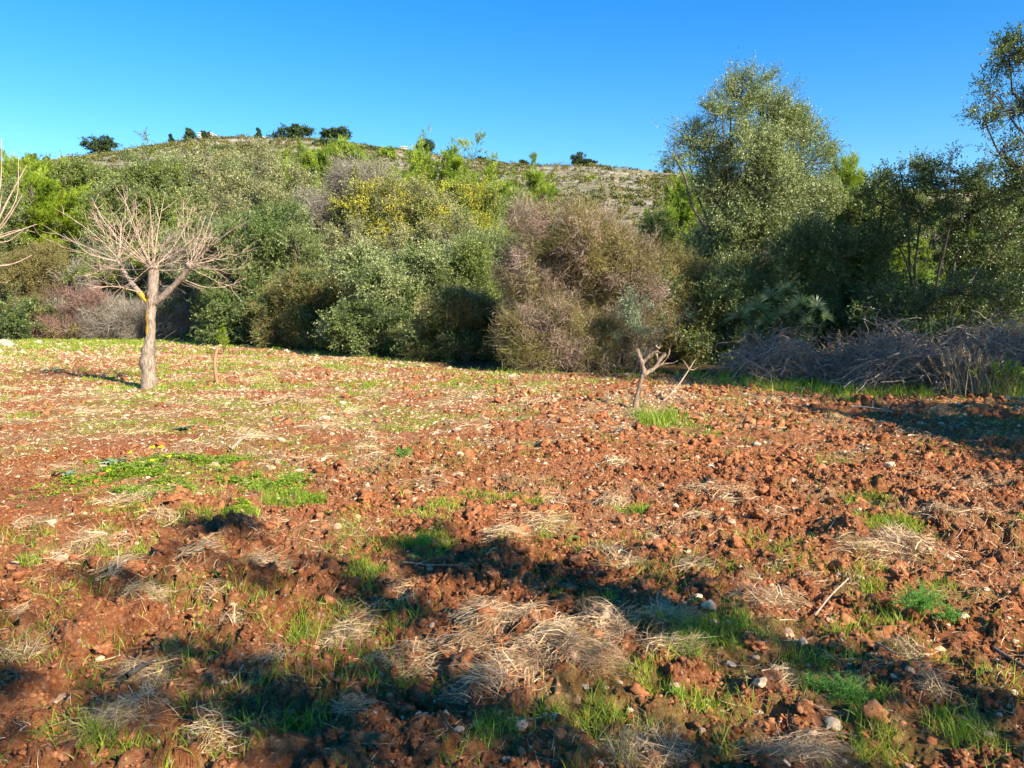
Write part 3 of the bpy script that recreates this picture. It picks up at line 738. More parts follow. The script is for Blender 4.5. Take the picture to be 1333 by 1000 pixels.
# filling plants further back so the hedge has depth
for i, (px, D, top, w, k, lab) in enumerate([
    (330, 52, 215, 120, 'greygreen', 'grey-green tree deep in the left hedge, seen above the shrubs'),
    (150, 60, 215, 130, 'olive', 'distant olive tree behind the tall tree at left'),
    (500, 48, 232, 90, 'olive', 'olive tree between the narrow pine and the central pines'),
    (655, 40, 262, 60, 'greygreen', 'grey-green tree left of the lone fluffy pine'),
    (745, 33, 300, 120, 'midgreen', 'green tree hidden behind the red-brown bush'),
    (930, 30, 262, 90, 'olive', 'olive tree behind the trunk of the tall olive'),
    (1110, 32, 250, 120, 'olive', 'olive tree behind the shaggy green pine'),
    (1260, 40, 262, 150, 'midgreen', 'far green tree behind the dark oak'),
    (385, 31, 300, 120, 'olive', 'olive shrub filling the hedge between the two green shrubs at left'),
    (455, 29, 285, 110, 'greygreen', 'grey-green shrub just left of and above the silvery shrub'),
    (560, 29, 275, 110, 'greygreen', 'grey-green tree between the silvery shrub and the yellow-leafed tree'),
    (640, 27, 300, 90, 'olive', 'olive shrub touching the left side of the red-brown bush'),
    (640, 36, 262, 90, 'midgreen', 'green tree right of the yellow-leafed tree'),
    (480, 38, 250, 120, 'midgreen', 'green tree in the heart of the hedge under the narrow pine'),
    (300, 50, 205, 140, 'midgreen', 'green tree behind the dusty tree at the left'),
    (150, 40, 268, 90, 'olive', 'olive shrub behind the shoots of the bare tree'),
    (225, 37, 300, 110, 'midgreen', 'green shrub close behind the bare tree'),
    (40, 46, 280, 110, 'midgreen', 'green shrub under the lime green pine'),
    (-60, 40, 220, 160, 'olive', 'olive tree cut by the left edge of the view')]):
    plant('olive_tree', lab, 'tree', px, D, top, w, k, n=12, z0=.02, group=HG)
print('hedge', time.time() - T0)

# ------------------------------------------------------------------ trees that shade the field from outside the view
SUN_AZ = math.radians(134)      # compass-like: from +Y clockwise, the sun stands behind the camera to the right
SUN_EL = math.radians(31)
sdir = np.array([math.sin(SUN_AZ) * math.cos(SUN_EL), math.cos(SUN_AZ) * math.cos(SUN_EL), math.sin(SUN_EL)])

def caster(name, label, trunkxy, spots, kind, dens, h0=3.2, h1=5.0, sub=5, rs_=(.20, .42)):
    """a tree whose foliage clumps stand where the sun needs them to shade the given pixels"""
    r = np.random.default_rng(len(PLANTS) * 7 + 3)
    tx, ty = trunkxy
    lb = []; ends = []
    for (px, py, rad) in spots:
        gx, gy = gp(px, py)
        h = r.uniform(h0, h1)
        p = np.array([gx, gy, 0]) + sdir * (h / sdir[2])
        ends.append(p - np.array([tx, ty, 0]))
        for _ in range(sub if rad > .15 else 3):
            q = p + r.normal(0, 1, 3) * rad * .62; rr = rad * r.uniform(*rs_)
            lb.append((q[0] - tx, q[1] - ty, q[2], rr, rr, rr * .8))
    lb = np.array(lb)
    root = empty(name, (tx, ty, float(gz(tx, ty))), label, 'tree')
    K = KIND[kind]
    parts, sb = foliage(lb, kind, 12, r, dens, .3)
    LV, LQ, lv, lm = join(parts)
    link('crown', mesh('crown', LV, LQ, [M[K['mat']], M['bark']], {'v': lv}, lm), root)
    ends = np.array(ends)[::3]; nl = len(ends); fork = np.array([0, 0, 1.8])
    w = [tubes(curves(np.array([[0, 0, -.1]]), fork[None], np.zeros((1, 3)), 6), np.linspace(.16, .12, 6)[None], 8),
         tubes(curves(np.repeat(fork[None], nl, 0), ends, r.normal(0, .1, (nl, 3)), 7, .01, r), np.linspace(.022, .004, 7)[None] * np.ones((nl, 1)), 6),
         tubes(sb, np.linspace(.012, .004, 4)[None] * np.ones((len(sb), 1)), 4)]
    Wv, Wq, _, _ = join([(a, b_, 0., 0) for a, b_ in w])
    link('trunk', mesh('trunk', Wv, Wq, M['bark'], smooth=True), root)
    PLANTS.append(root)

caster('shade_tree', 'tree beside the viewer whose dappled shade falls across the foreground', (6.5, -4.2), [
    (560, 728, .19), (640, 735, .20), (720, 745, .21), (790, 742, .15), (860, 735, .13), (690, 780, .18), (780, 790, .18), (860, 790, .12), (930, 765, .14), (340, 900, .13), (290, 880, .11), (420, 940, .13), (300, 950, .11),
    (520, 860, .13), (400, 735, .18), (300, 820, .13), (440, 885, .14), (380, 905, .14), (560, 930, .17), (640, 960, .17), (520, 985, .17), (430, 985, .15), (350, 860, .12), (480, 930, .14), (600, 985, .14), (330, 980, .14), (480, 850, .14), (420, 800, .14), (340, 800, .14), (250, 810, .10), (500, 760, .13), (700, 930, .10), (900, 830, .16), (980, 790, .12), (1000, 930, .12), (910, 990, .14), (1130, 940, .12), (1020, 985, .14), (1160, 870, .10),
    (950, 830, .18), (1000, 870, .13), (860, 905, .12), (1060, 830, .12), (960, 960, .10), (1080, 975, .10), (1240, 930, .13), (1300, 970, .12),
    (620, 868, .07), (780, 985, .12), (700, 985, .12), (570, 810, .10), (470, 790, .10), (1180, 990, .10), (540, 900, .1), (600, 910, .1)], 'dark', 2.6, 2.6, 3.6, 8, (.16, .38))
caster('shade_tree', 'tree beside the viewer on the left whose thin shade falls on the left foreground', (4.2, -6.8), [
    (60, 664, .14), (20, 652, .14), (110, 690, .10), (210, 720, .12), (60, 880, .14), (120, 900, .15), (30, 950, .16), (150, 850, .10), (80, 800, .12), (20, 820, .12), (100, 970, .14), (180, 940, .10), (160, 760, .10), (280, 700, .10), (240, 860, .1), (330, 930, .1), (0, 900, .1), (330, 770, .11), (280, 740, .09), (120, 800, .07)], 'dark', 2.8, 3.4, 4.6, 8, (.22, .48))
caster('shade_tree', 'tree off the right edge whose dark shade lies on the right side of the field', (16.5, 3.4), [
    (1200, 545, .45), (1250, 550, .55), (1310, 555, .6), (1370, 560, .8), (1180, 534, .35), (1330, 535, .5), (1290, 580, .35), (1400, 600, .6), (1450, 570, .9), (1260, 535, .3)], 'dark', 2.6, 4.0, 5.5, 9, (.35, .6))
plant('shade_tree', 'tall tree standing off the right edge that shades the brush pile', 'tree', 0, 0, 8.3, 6.2, 'dark', n=22, z0=.36, loc=(11.9, 9.0), depth=1)
plant('shade_tree', 'tall tree off the right edge beyond the one that shades the brush pile', 'tree', 0, 0, 8.5, 7.0, 'dark', n=22, z0=.3, loc=(17.0, 8.6), depth=1)
plant('shade_tree', 'slender tall tree off the right edge that shades the dark oak', 'tree', 0, 0, 10.5, 5.0, 'dark', n=20, z0=.4, loc=(15.4, 13.0), depth=1)

# ------------------------------------------------------------------ pollarded bare tree
def wood_tree(name, label, cat, base, parts_, mat, twigs=None, group=None):
    pass

def wood_at(px, py, D, bx, by, bz):
    X_, Z_ = at(px, py, D)
    return np.array([X_ - bx, D - by, Z_ - bz])

BX, BY = gp(194, 505); BZ = float(gz(BX, BY))
bt = empty('pollarded_tree', (BX, BY, BZ), 'bare pollarded tree with a pale trunk, yellow lichen and long thin shoots', 'tree')
r = np.random.default_rng(5)
def poly(pts, n):
    pts = np.asarray(pts, float); t = np.linspace(0, len(pts) - 1, n)
    # catmull-like smoothing
    out = np.stack([np.interp(t, np.arange(len(pts)), pts[:, i]) for i in range(pts.shape[1])], 1)
    for _ in range(2):
        out[1:-1] = out[1:-1] * .5 + (out[:-2] + out[2:]) * .25
    return out
def limb(pix, dys, rad, sides=10, n=16, mat='pale_bark', name='trunk', D=BY, base=(BX, BY, BZ), parent=None, knob=.06):
    pts = [np.append(wood_at(p[0], p[1], D + dy, *base), rr) for p, dy, rr in zip(pix, dys, rad)]
    c = poly(pts, n)
    P = c[None, :, :3]; R = c[None, :, 3] * (1 + r.normal(0, knob, n))
    V, q = tubes(P, R, sides)
    V = V + r.normal(0, .006, V.shape)
    # end caps
    capv = [V, P[0, -1][None] + (P[0, -1] - P[0, -2]) * .15]
    ring = len(V) - sides
    capq = np.array([[ring + i, ring + (i + 1) % sides, len(V), len(V)] for i in range(0, sides)])
    return np.concatenate(capv), q, c
def add_limb(root, *a, name='trunk', mat='pale_bark', **k):
    V, q, c = limb(*a, **k)
    link(name, mesh(name, V[:-1], q, M[mat], smooth=True), root)
    return c
add_limb(bt, [(194, 510), (194, 490), (192, 465), (196, 440), (196, 410), (199, 380), (200, 350)], [0] * 7, [.165, .125, .14, .092, .09, .10, .095], n=34, knob=.07)
add_limb(bt, [(197, 398), (208, 390), (225, 374), (240, 358), (248, 346)], [0, -.05, -.1, -.2, -.25], [.055, .062, .056, .052, .045], n=14, name='branch')
add_limb(bt, [(194, 395), (182, 382), (168, 365), (158, 348), (154, 338)], [0, .1, .25, .35, .4], [.045, .05, .045, .038, .032], n=14, name='branch')
# knuckles
def blob(center, rad, seed, mat, name, root, sub=2, amp=.35, sc=(1, 1, 1)):
    import bmesh
    bm = bmesh.new(); bmesh.ops.create_icosphere(bm, subdivisions=sub, radius=1)
    for v in bm.verts:
        n_ = mnoise.noise(v.co * 1.4 + Vector((seed * 3.1, seed, 0))) * amp + mnoise.noise(v.co * 4 + Vector((seed, 0, 5))) * amp * .4
        v.co = Vector([v.co[i] * (1 + n_) * rad * sc[i] + center[i] for i in range(3)])
    me = bpy.data.meshes.new(name); bm.to_mesh(me); bm.free()
    me.materials.append(M[mat]); me.polygons.foreach_set('use_smooth', np.ones(len(me.polygons), bool))
    return link(name, me, root)
K1 = wood_at(199, 348, BY, BX, BY, BZ); K2 = wood_at(247, 346, BY - .25, BX, BY, BZ); K3 = wood_at(155, 340, BY + .4, BX, BY, BZ)
blob(K1, .12, 1, 'pale_bark', 'knuckle', bt, sc=(1.15, 1, .6), amp=.6); blob(K2, .075, 2, 'pale_bark', 'knuckle', bt); blob(K3, .055, 3, 'pale_bark', 'knuckle', bt)
# long shoots: explicit pixel paths, then many random ones
SH = [([(190, 346), (160, 322), (130, 300), (122, 280)], .3), ([(196, 345), (180, 310), (165, 262), (150, 245)], .4), ([(199, 345), (198, 300), (194, 255)], 0), ([(203, 345), (212, 320), (235, 300), (240, 255)], -.3),
      ([(152, 338), (120, 325), (80, 308), (55, 292)], .5), ([(152, 335), (130, 310), (100, 288), (72, 272)], .3), ([(155, 335), (150, 300), (118, 276)], .6), ([(156, 335), (157, 300), (160, 285)], .2),
      ([(250, 345), (275, 320), (300, 300), (325, 287)], -.3), ([(250, 346), (280, 330), (305, 318), (318, 310)], -.5), ([(250, 348), (285, 352), (318, 350)], -.2), ([(235, 362), (270, 378), (300, 372), (322, 362)], 0),
      ([(246, 344), (240, 310), (238, 260)], -.2), ([(248, 344), (258, 310), (268, 280)], .1), ([(203, 346), (225, 325), (245, 290), (250, 270)], .3), ([(205, 348), (235, 330), (258, 305)], -.5),
      ([(190, 350), (170, 352), (140, 350), (125, 345)], 0), ([(180, 380), (150, 372), (115, 375)], -.2), ([(158, 345), (130, 350), (112, 360)], .2), ([(192, 345), (185, 300), (172, 270)], -.5),
      ([(195, 345), (150, 300), (118, 262)], -.6), ([(200, 345), (205, 300), (215, 250)], .6), ([(152, 340), (110, 330), (88, 300)], -.3), ([(193, 345), (140, 300), (125, 268), (118, 255)], .8)]
lines = []; rads = []
for pix, dy in SH:
    m_ = len(pix)
    pts = [wood_at(p[0], p[1], BY + dy * i / (m_ - 1) * 1.6, BX, BY, BZ) for i, p in enumerate(pix)]
    lines.append(poly(pts, 9)); rads.append(np.linspace(.010, .0035, 9))
for (K_, n_, spread, L0) in ((K1, 24, 1.0, 1.4), (K2, 14, 1.0, 1.15), (K3, 12, 1.0, 1.15)):
    d = norm(r.normal(0, 1, (n_, 3)) * spread + np.array([0, 0, .85]) + np.array([K_[0] * .8, K_[1] * .5, 0]))
    L_ = L0 * r.uniform(.5, 1.15, n_)
    P = curves(np.repeat(K_[None], n_, 0) + r.normal(0, .05, (n_, 3)), K_ + d * L_[:, None] + np.array([0, 0, .12]), r.normal(0, .05, (n_, 3)) - np.array([0, 0, .05]), 9, .006, r)
    for p in P: lines.append(p); rads.append(np.linspace(.0055, .002, 9))
main = np.array(lines); R_ = np.array(rads)
side = []; sr = []
for p in main:
    for _ in range(r.integers(4, 8)):
        i = r.integers(2, 8); d = norm(norm(p[i] - p[i - 1]) + r.normal(0, .6, 3) + np.array([0, 0, .2]))
        L_ = r.uniform(.15, .5)
        side.append(curves(p[i][None], (p[i] + d * L_)[None], r.normal(0, .03, (1, 3)), 9, .01, r)[0]); sr.append(np.linspace(.006, .0025, 9))
for Vq in (tubes(main, R_, 5),):
    link('shoots', mesh('shoots', *Vq, M['shoot'], smooth=True), bt)
link('twigs', mesh('twigs', *tubes(np.array(side), np.array(sr) * .75, 4), M['shoot'], smooth=True), bt)['kind'] = 'stuff'
# low thin suckers
P = curves(np.array([wood_at(197, 455, BY, BX, BY, BZ)] * 3), np.array([wood_at(a, b_, BY - .3, BX, BY, BZ) for a, b_ in ((228, 430), (220, 462), (235, 440))]), np.zeros((3, 3)), 6, .01, r)
link('suckers', mesh('suckers', *tubes(P, np.linspace(.006, .003, 6)[None] * np.ones((3, 1)), 4), M['stick'], smooth=True), bt)

# second bare tree, trunk beyond the left edge
B2X, B2Y = at(-75, 500, 12.5)[0], 12.5; B2Z = float(gz(B2X, B2Y))
b2 = empty('pollarded_tree', (B2X, B2Y, B2Z), 'bare tree mostly beyond the left edge, only its pale shoots reaching in', 'tree')
kw = dict(D=B2Y, base=(B2X, B2Y, B2Z))
add_limb(b2, [(-75, 545), (-75, 480), (-73, 400), (-72, 360)], [0] * 4, [.18, .13, .12, .12], n=20, **kw)
add_limb(b2, [(-72, 372), (-50, 350), (-25, 322), (-14, 312)], [0, 0, 0, 0], [.08, .07, .06, .05], n=12, name='branch', **kw)
add_limb(b2, [(-72, 365), (-95, 330), (-110, 310)], [0, 0, 0], [.08, .06, .05], n=12, name='branch', **kw)
K4 = wood_at(-14, 312, B2Y, B2X, B2Y, B2Z)
lines = []; rads = []
for pix, rr in [([(-12, 312), (5, 270), (35, 215)], .02), ([(-12, 314), (10, 306), (48, 292)], .02), ([(-30, 345), (0, 347), (20, 344), (42, 332)], .02), ([(-12, 310), (8, 290), (30, 252)], .013),
                ([(-14, 310), (2, 240), (2, 180)], .012), ([(-12, 310), (24, 262), (24, 205)], .012), ([(-14, 315), (10, 316), (30, 300)], .012), ([(-20, 310), (-30, 250), (-24, 190)], .012)]:
    lines.append(poly([wood_at(a, b_, B2Y, B2X, B2Y, B2Z) for a, b_ in pix], 9)); rads.append(np.linspace(rr, rr * .35, 9))
for K_ in (K4, wood_at(-110, 310, B2Y, B2X, B2Y, B2Z), wood_at(-72, 360, B2Y, B2X, B2Y, B2Z)):
    n_ = 12; d = norm(r.normal(0, 1, (n_, 3)) + np.array([0, 0, 1.0]))
    for p in curves(np.repeat(K_[None], n_, 0), K_ + d * r.uniform(.4, 1.1, n_)[:, None], r.normal(0, .04, (n_, 3)), 9, .006, r): lines.append(p); rads.append(np.linspace(.011, .003, 9))
link('shoots', mesh('shoots', *tubes(np.array(lines), np.array(rads), 5), M['shoot'], smooth=True), b2)

# ------------------------------------------------------------------ pruned stump tree and sticks
CX, CY = gp(828, 531); CZ = float(surf(CX, CY)[0])
pt = empty('pruned_tree', (CX, CY, CZ), 'short leaning pruned tree with sawn stub branches in the right middle of the field', 'tree')
kw = dict(D=CY, base=(CX, CY, CZ), sides=9, mat='cut_bark', knob=.13)
def al(*a, name='branch', **k):
    mat = k.pop('mat', 'cut_bark'); V, q, c = limb(*a, **k); link(name, mesh(name, V[:-1], q, M[mat], smooth=True), pt)
al([(826, 536), (828, 520), (833, 500), (837, 486)], [0] * 4, [.056, .034, .032, .036], n=16, name='trunk', **kw)
al([(838, 486), (836, 474), (833, 464), (829, 455)], [0] * 4, [.04, .035, .03, .028], n=10, **kw)
al([(836, 474), (842, 466), (853, 457), (861, 449)], [0, 0, -.05, -.1], [.03, .028, .024, .02], n=10, **kw)
al([(853, 457), (860, 460), (862, 460)], [-.05, -.1, -.15], [.018, .016, .014], n=6, **kw)
al([(853, 450), (857, 454), (860, 451)], [-.1, -.1, -.1], [.014, .016, .012], n=6, **kw)
al([(838, 487), (847, 483), (855, 478), (858, 468), (867, 461)], [0, .05, .1, .1, .1], [.04, .034, .03, .026, .028], n=12, **kw)
al([(857, 470), (855, 464), (853, 458)], [.1, .1, .15], [.018, .016, .014], n=6, **kw)
al([(856, 478), (862, 473), (872, 474), (882, 470)], [.1, .1, .1, .1], [.016, .012, .009, .005], n=8, **kw)
al([(860, 475), (868, 468), (872, 458), (873, 446)], [.1, .1, .1, .1], [.012, .009, .006, .003], n=8, **kw)

def stick(name, label, pix, lift, r0, r1, cat='stick', mat='stick', side=None, group=None):
    pts = []
    for (a, b_), z in zip(pix, lift):
        if z is None: z = 0
        # a point above the ground: foot directly under it at the given pixel row handled by height
        x, y = gp(a, b_)
        pts.append((x, y, float(surf(x, y)[0]) + z + r0 * .6))
    c = poly(pts, 14); o0 = c[0].copy()
    parts = [tubes((c - o0)[None], np.linspace(r0, r1, 14)[None], 6)]
    for (i, dx, dy, dz) in (side or []):
        e = c[i] - o0
        parts.append(tubes(curves(e[None], (e + np.array([dx, dy, dz]))[None], r.normal(0, .01, (1, 3)), 14, .01, r), np.linspace(r1 * 1.2, r1 * .5, 14)[None], 5))
    V, q, _, _ = join([(a, b_, 0., 0) for a, b_ in parts])
    o = link(name, mesh(name, V, q, M[mat], smooth=True), None, tuple(o0))
    return tag(o, label, cat, group)
def stick3(name, label, D, pix, dys, rad, branches=(), cat='stick', mat='stick'):
    bx, _ = at(pix[0][0], pix[0][1], D); by = D; bz = float(surf(bx, by)[0]) - .03
    base = (bx, by, bz)
    pts = [np.append(wood_at(p[0], p[1], D + dy, *base), rr) for p, dy, rr in zip(pix, dys, rad)]
    parts = []
    def one(pts):
        c = poly(pts, 12); return tubes(c[None, :, :3], c[None, :, 3] * (1 + r.normal(0, .05, 12)), 6)
    parts.append(one(pts))
    for bp, bd, br in branches:
        parts.append(one([np.append(wood_at(p[0], p[1], D + dy, *base), rr) for p, dy, rr in zip(bp, bd, br)]))
    V, q, _, _ = join([(a, b_, 0., 0) for a, b_ in parts])
    return tag(link(name, mesh(name, V, q, M[mat], smooth=True), None, base), label, cat)
D1 = gp(862, 523)[1]
stick3('forked_stick', 'thin pale forked stick leaning up from the soil beside the pruned tree', D1, [(858, 527), (873, 514), (886, 498), (897, 481), (905, 468)], [0, .1, .2, .3, .35], [.018, .016, .013, .010, .006],
       [([(897, 481), (893, 474), (889, 469)], [.3, .3, .3], [.008, .006, .004]), ([(898, 481), (903, 482), (908, 478)], [.3, .3, .3], [.008, .006, .003])])
D2 = gp(282, 498)[1]
stick3('wooden_stake', 'crooked reddish stake standing upright right of the bare tree', D2, [(284, 503), (281, 490), (279, 470), (283, 452)], [0] * 4, [.028, .04, .034, .03],
       [([(280, 486), (270, 492), (262, 497)], [0, 0, 0], [.012, .01, .008])], cat='stake', mat='stake')
stick('fallen_branch', 'long pale branch lying at the edge of the dark shade on the right', [(1108, 533), (1130, 535), (1160, 539), (1185, 545)], [.02, .03, .02, .0], .022, .010, 'branch', side=[(5, .12, .25, .08)])
stick('fallen_branch', 'dark thin stick lying at the lower right edge of the view', [(1292, 862), (1310, 873), (1345, 892)], [.03, .03, .02], .009, .008, 'branch', mat='dark_bark')
stick('fallen_branch', 'short pale stick lying in grass in the right foreground', [(1060, 812), (1080, 790), (1103, 770)], [.02, .05, .03], .006, .004, 'branch')
stick('fallen_branch', 'thin straw coloured stalk lying on soil left of the central shade', [(525, 745), (560, 747), (590, 752)], [.03, .04, .02], .004, .003, 'branch')
stick('fallen_branch', 'pale dry stick half buried below the clover patch on the left', [(300, 588), (315, 577), (330, 566)], [.01, .05, .03], .022, .014, 'branch')
stick('fallen_branch', 'dark weathered root lying in soil at the lower left', [(165, 905), (190, 885), (212, 872)], [.01, .04, .02], .014, .008, 'branch', mat='dark_bark')
stick('fallen_branch', 'pale curled rootlet on the soil in the lower right', [(1140, 850), (1155, 868), (1165, 875)], [.02, .03, .02], .006, .004, 'branch')

# ------------------------------------------------------------------ scatter helpers
def wedge(n, y0, y1, r, power=1.0, side=.74, pad=.5):
    """points spread evenly over the part of the field in view"""
    xs, ys = [], []
    u = r.random(n * 1)
    y = np.sqrt(y0 ** 2 + u * (y1 ** 2 - y0 ** 2))
    x = r.uniform(-1, 1, n) * (side * y + pad)
    return x, y

def ico(sub, seed, amp, jag=.3):
    import bmesh
    bm = bmesh.new(); bmesh.ops.create_icosphere(bm, subdivisions=sub, radius=1)
    V_ = []
    for v in bm.verts:
        p = v.co.copy(); o = Vector((seed * 7.3, seed * 1.7, seed * 3.9))
        n_ = mnoise.noise(p * 1.1 + o) * amp + mnoise.noise(p * 2.7 + o) * amp * .6 + mnoise.noise(p * 6 + o) * amp * jag
        V_.append(p * (1 + n_))
    F_ = np.array([[v.index for v in f.verts] for f in bm.faces]); bm.free()
    return np.array(V_), F_

def scatter(templ, x, y, z, s, r, flat=.7, v=None):
    """merge many turned and scaled copies of triangle templates"""
    Vs, Fs, vs = [], [], []; off = 0
    which = r.integers(0, len(templ), len(x))
    for t, (TV, TF) in enumerate(templ):
        i = np.nonzero(which == t)[0]
        if not len(i): continue
        a = r.uniform(0, 2 * PI, len(i)); ca, sa = np.cos(a), np.sin(a)
        sx = s[i] * r.uniform(.75, 1.3, len(i)); sy = s[i] * r.uniform(.75, 1.3, len(i)); sz = s[i] * flat * r.uniform(.7, 1.2, len(i))
        tilt = r.normal(0, .25, (len(i), 2))
        lx = TV[None, :, 0] * sx[:, None]; ly = TV[None, :, 1] * sy[:, None]; lz = TV[None, :, 2] * sz[:, None]
        X_ = lx * ca[:, None] - ly * sa[:, None]; Y_ = lx * sa[:, None] + ly * ca[:, None]
        Z_ = lz + X_ * tilt[:, :1] + Y_ * tilt[:, 1:]
        V = np.stack([X_ + x[i, None], Y_ + y[i, None], Z_ + z[i, None]], -1)
        n_ = TV.shape[0]
        Fs.append((TF[None] + (np.arange(len(i)) * n_)[:, None, None]).reshape(-1, 3) + off); off += len(i) * n_
        Vs.append(V.reshape(-1, 3)); vs.append(np.repeat(r.random(len(i)), n_))
    return np.concatenate(Vs), np.concatenate(Fs), np.concatenate(vs)

r = np.random.default_rng(101)
C3 = [ico(3, i, .75, .5) for i in range(6)]
C2 = [ico(2, i + 10, .95, .8) for i in range(8)]
C1 = [ico(1, i + 20, .7, .5) for i in range(8)]

def till_pick(x, y, r, base=.15):
    g, s, m, t = fields(x, y)
    lump = ss(.46, .66, fbm(x * 1.5, y * 1.5, 4, 55))
    base = base + .22 * ss(7, 4.5, y) * (base < .2)
    p = (base + (1 - base) * lump) * t ** 1.6 * (1 - .6 * g) * (1 - .5 * s) * (beyond(x, y) < -.2)
    return r.random(len(x)) < p

# big clods: individuals, the 300 that show largest
x, y = wedge(95000, 2.3, 26, r); k_ = till_pick(x, y, r, .07); x, y = x[k_], y[k_]
s = np.clip(np.exp(r.normal(math.log(.017), .62, len(x))) * (1 + .025 * np.clip(y - 5, 0, 12)),   .008, .055)
s = np.where(y < 4, np.minimum(s, .05), s)
show = s / y; inv = np.abs(x) < .66 * y
order = np.argsort(-np.where(inv, show, 0))
big = order[:290]; rest = order[290:]
z = surf(x, y)
nr = rest[y[rest] < 7]; fr_ = rest[y[rest] >= 7]
Va, Fa, va_ = scatter(C2, x[nr], y[nr], z[nr] + s[nr] * .15, s[nr], r, .8)
Vb, Fb, vb_ = scatter(C2, x[fr_], y[fr_], z[fr_] + s[fr_] * .12, s[fr_] * 1.05, r, .72)
print('clods', len(nr), len(fr_))
tag(link('soil_clods', mesh('soil_clods', np.concatenate([Va, Vb]), np.concatenate([Fa, Fb + len(Va)]), M['clod'], {'v': np.concatenate([va_, vb_])}, smooth=True)), 'small red soil clods strewn all over the tilled field', 'soil clods', kind='stuff')
cm = [mesh('soil_clod', V_, F_, M['clod'], {'v': np.full(len(V_), .2 + .12 * i)}, smooth=True) for i, (V_, F_) in enumerate(C3)]
for j, i in enumerate(big):
    o = bpy.data.objects.new('soil_clod', cm[j % 6]); COL.objects.link(o)
    o.location = (x[i], y[i], z[i] + s[i] * .2); o.scale = (s[i] * r.uniform(.8, 1.3), s[i] * r.uniform(.8, 1.2), s[i] * r.uniform(.5, .75))
    o.rotation_euler = (r.normal(0, .3), r.normal(0, .3), r.uniform(0, 6.28))
    tag(o, 'crumbly red-brown clod of earth lying on the tilled soil', 'soil clod', 'large clods of earth on the tilled soil')
# crumbs close by
x, y = wedge(300000, 2.2, 8.5, r); k_ = till_pick(x, y, r, .4); x, y = x[k_], y[k_]
s = np.exp(r.normal(math.log(.0062), .45, len(x)))
Vc, Fc, vc = scatter(C1[:4], x, y, surf(x, y) + s * .1, s, r, .8)
tag(link('soil_crumbs', mesh('soil_crumbs', Vc, Fc, M['clod'], {'v': vc}, smooth=True)), 'fine red crumbs of soil in the foreground', 'soil crumbs', kind='stuff')

# stones
S2 = [ico(2, i + 40, .65, .25) for i in range(7)]
S1 = [ico(1, i + 50, .6, .2) for i in range(7)]
x, y = wedge(36000, 2.3, 34, r)
k_ = (beyond(x, y) < .2) & (r.random(len(x)) < .25 + .75 * ss(.4, .6, fbm(x * .7, y * .7, 3, 58))); x, y = x[k_], y[k_]
s = np.clip(np.exp(r.normal(math.log(.0125), .52, len(x))), .005, .045) * (1 + np.clip(y - 8, 0, 20) * .06)
show = s / y; inv = np.abs(x) < .66 * y
order = np.argsort(-np.where(inv, show, 0)); big = order[:285]; rest = order[285:]
z = surf(x, y)
Vc, Fc, vc = scatter(S1, x[rest], y[rest], z[rest] + s[rest] * .25, s[rest], r, .6)
tag(link('pebbles', mesh('pebbles', Vc, Fc, M['stone'], {'v': vc}, smooth=True)), 'small pale pebbles strewn over the whole red field', 'pebbles', kind='stuff')
sm_ = [mesh('field_stone', V_, F_, M['stone'], smooth=False) for V_, F_ in S2]
def stone(x, y, s, label, group=None, mat=None, name='field_stone', flat=.6, zz=None):
    me = sm_[int(r.integers(0, 7))]
    if mat: me = me.copy(); me.materials.clear(); me.materials.append(M[mat])
    o = bpy.data.objects.new(name, me); COL.objects.link(o)
    if zz is None: zz = float(surf(x, y)[0])
    o.location = (x, y, zz + s * .12); o.scale = (s * r.uniform(.9, 1.35), s * r.uniform(.7, 1.1), s * flat * r.uniform(.8, 1.1))
    o.rotation_euler = (r.normal(0, .2), r.normal(0, .2), r.uniform(0, 6.28))
    return tag(o, label, 'stone', group)
for i in big:
    stone(x[i], y[i], s[i], 'small pale stone lying on the red soil', 'small pale stones on the red soil', zz=z[i])
for px, py, sp, lab in [(988, 928, 15, 'rough whitish stone standing out between grass blades in the lower right'), (1190, 888, 9, 'orange-tan stone on the soil right of the feathery green plant'),
        (1272, 908, 9, 'rounded grey stone near the lower right corner'), (1290, 928, 12, 'reddish rounded stone near the lower right corner'), (1219, 769, 9, 'small white flat stone above the dark feathery plant'),
        (92, 762, 8, 'rounded tan stone on the soil left of the hay heap'), (468, 836, 11, 'pale angular stone in the foreground left of the central hay'), (272, 866, 12, 'long bluish grey sliver of stone in the left foreground'),
        (515, 800, 8, 'cream coloured stone above the angular stone'), (805, 784, 9, 'flat pinkish stone in the central shade'), (826, 770, 7, 'grey stone at the right of the central shade'), (45, 992, 9, 'pale stone at the bottom left corner'),
        (245, 992, 9, 'yellowish stone at the bottom edge left of centre'), (560, 700, 6, 'pale stone at the upper rim of the central shade'), (880, 960, 8, 'tan stone at the foot of the green grass blades'),
        (1160, 944, 10, 'brick coloured stone below the bright feathery plant'), (252, 836, 7, 'pinkish stone beside the grey sliver'), (437, 945, 9, 'pale tan stone in the lower foreground'), (1325, 850, 8, 'pale stone at the right edge of the view'), (610, 975, 9, 'dull buff stone at the bottom in the shade')]:
    gx, gy = gp(px, py); stone(gx, gy, sp / F * gy * .40, lab)
for px, py, sp, lab in [(168, 441, 16, 'large pale boulder on the grassy verge just left of the bare tree'), (8, 452, 26, 'flat yellowish rock at the far left edge of the field'), (52, 447, 12, 'small yellowish rock on the verge under the mauve shrub'), (30, 462, 12, 'low pale rock in front of the yellowish rock')]:
    gx, gy = gp(px, py); stone(gx, gy, sp / F * gy * .42, lab, mat='boulder', name='boulder', flat=.55)
print('stones', time.time() - T0)

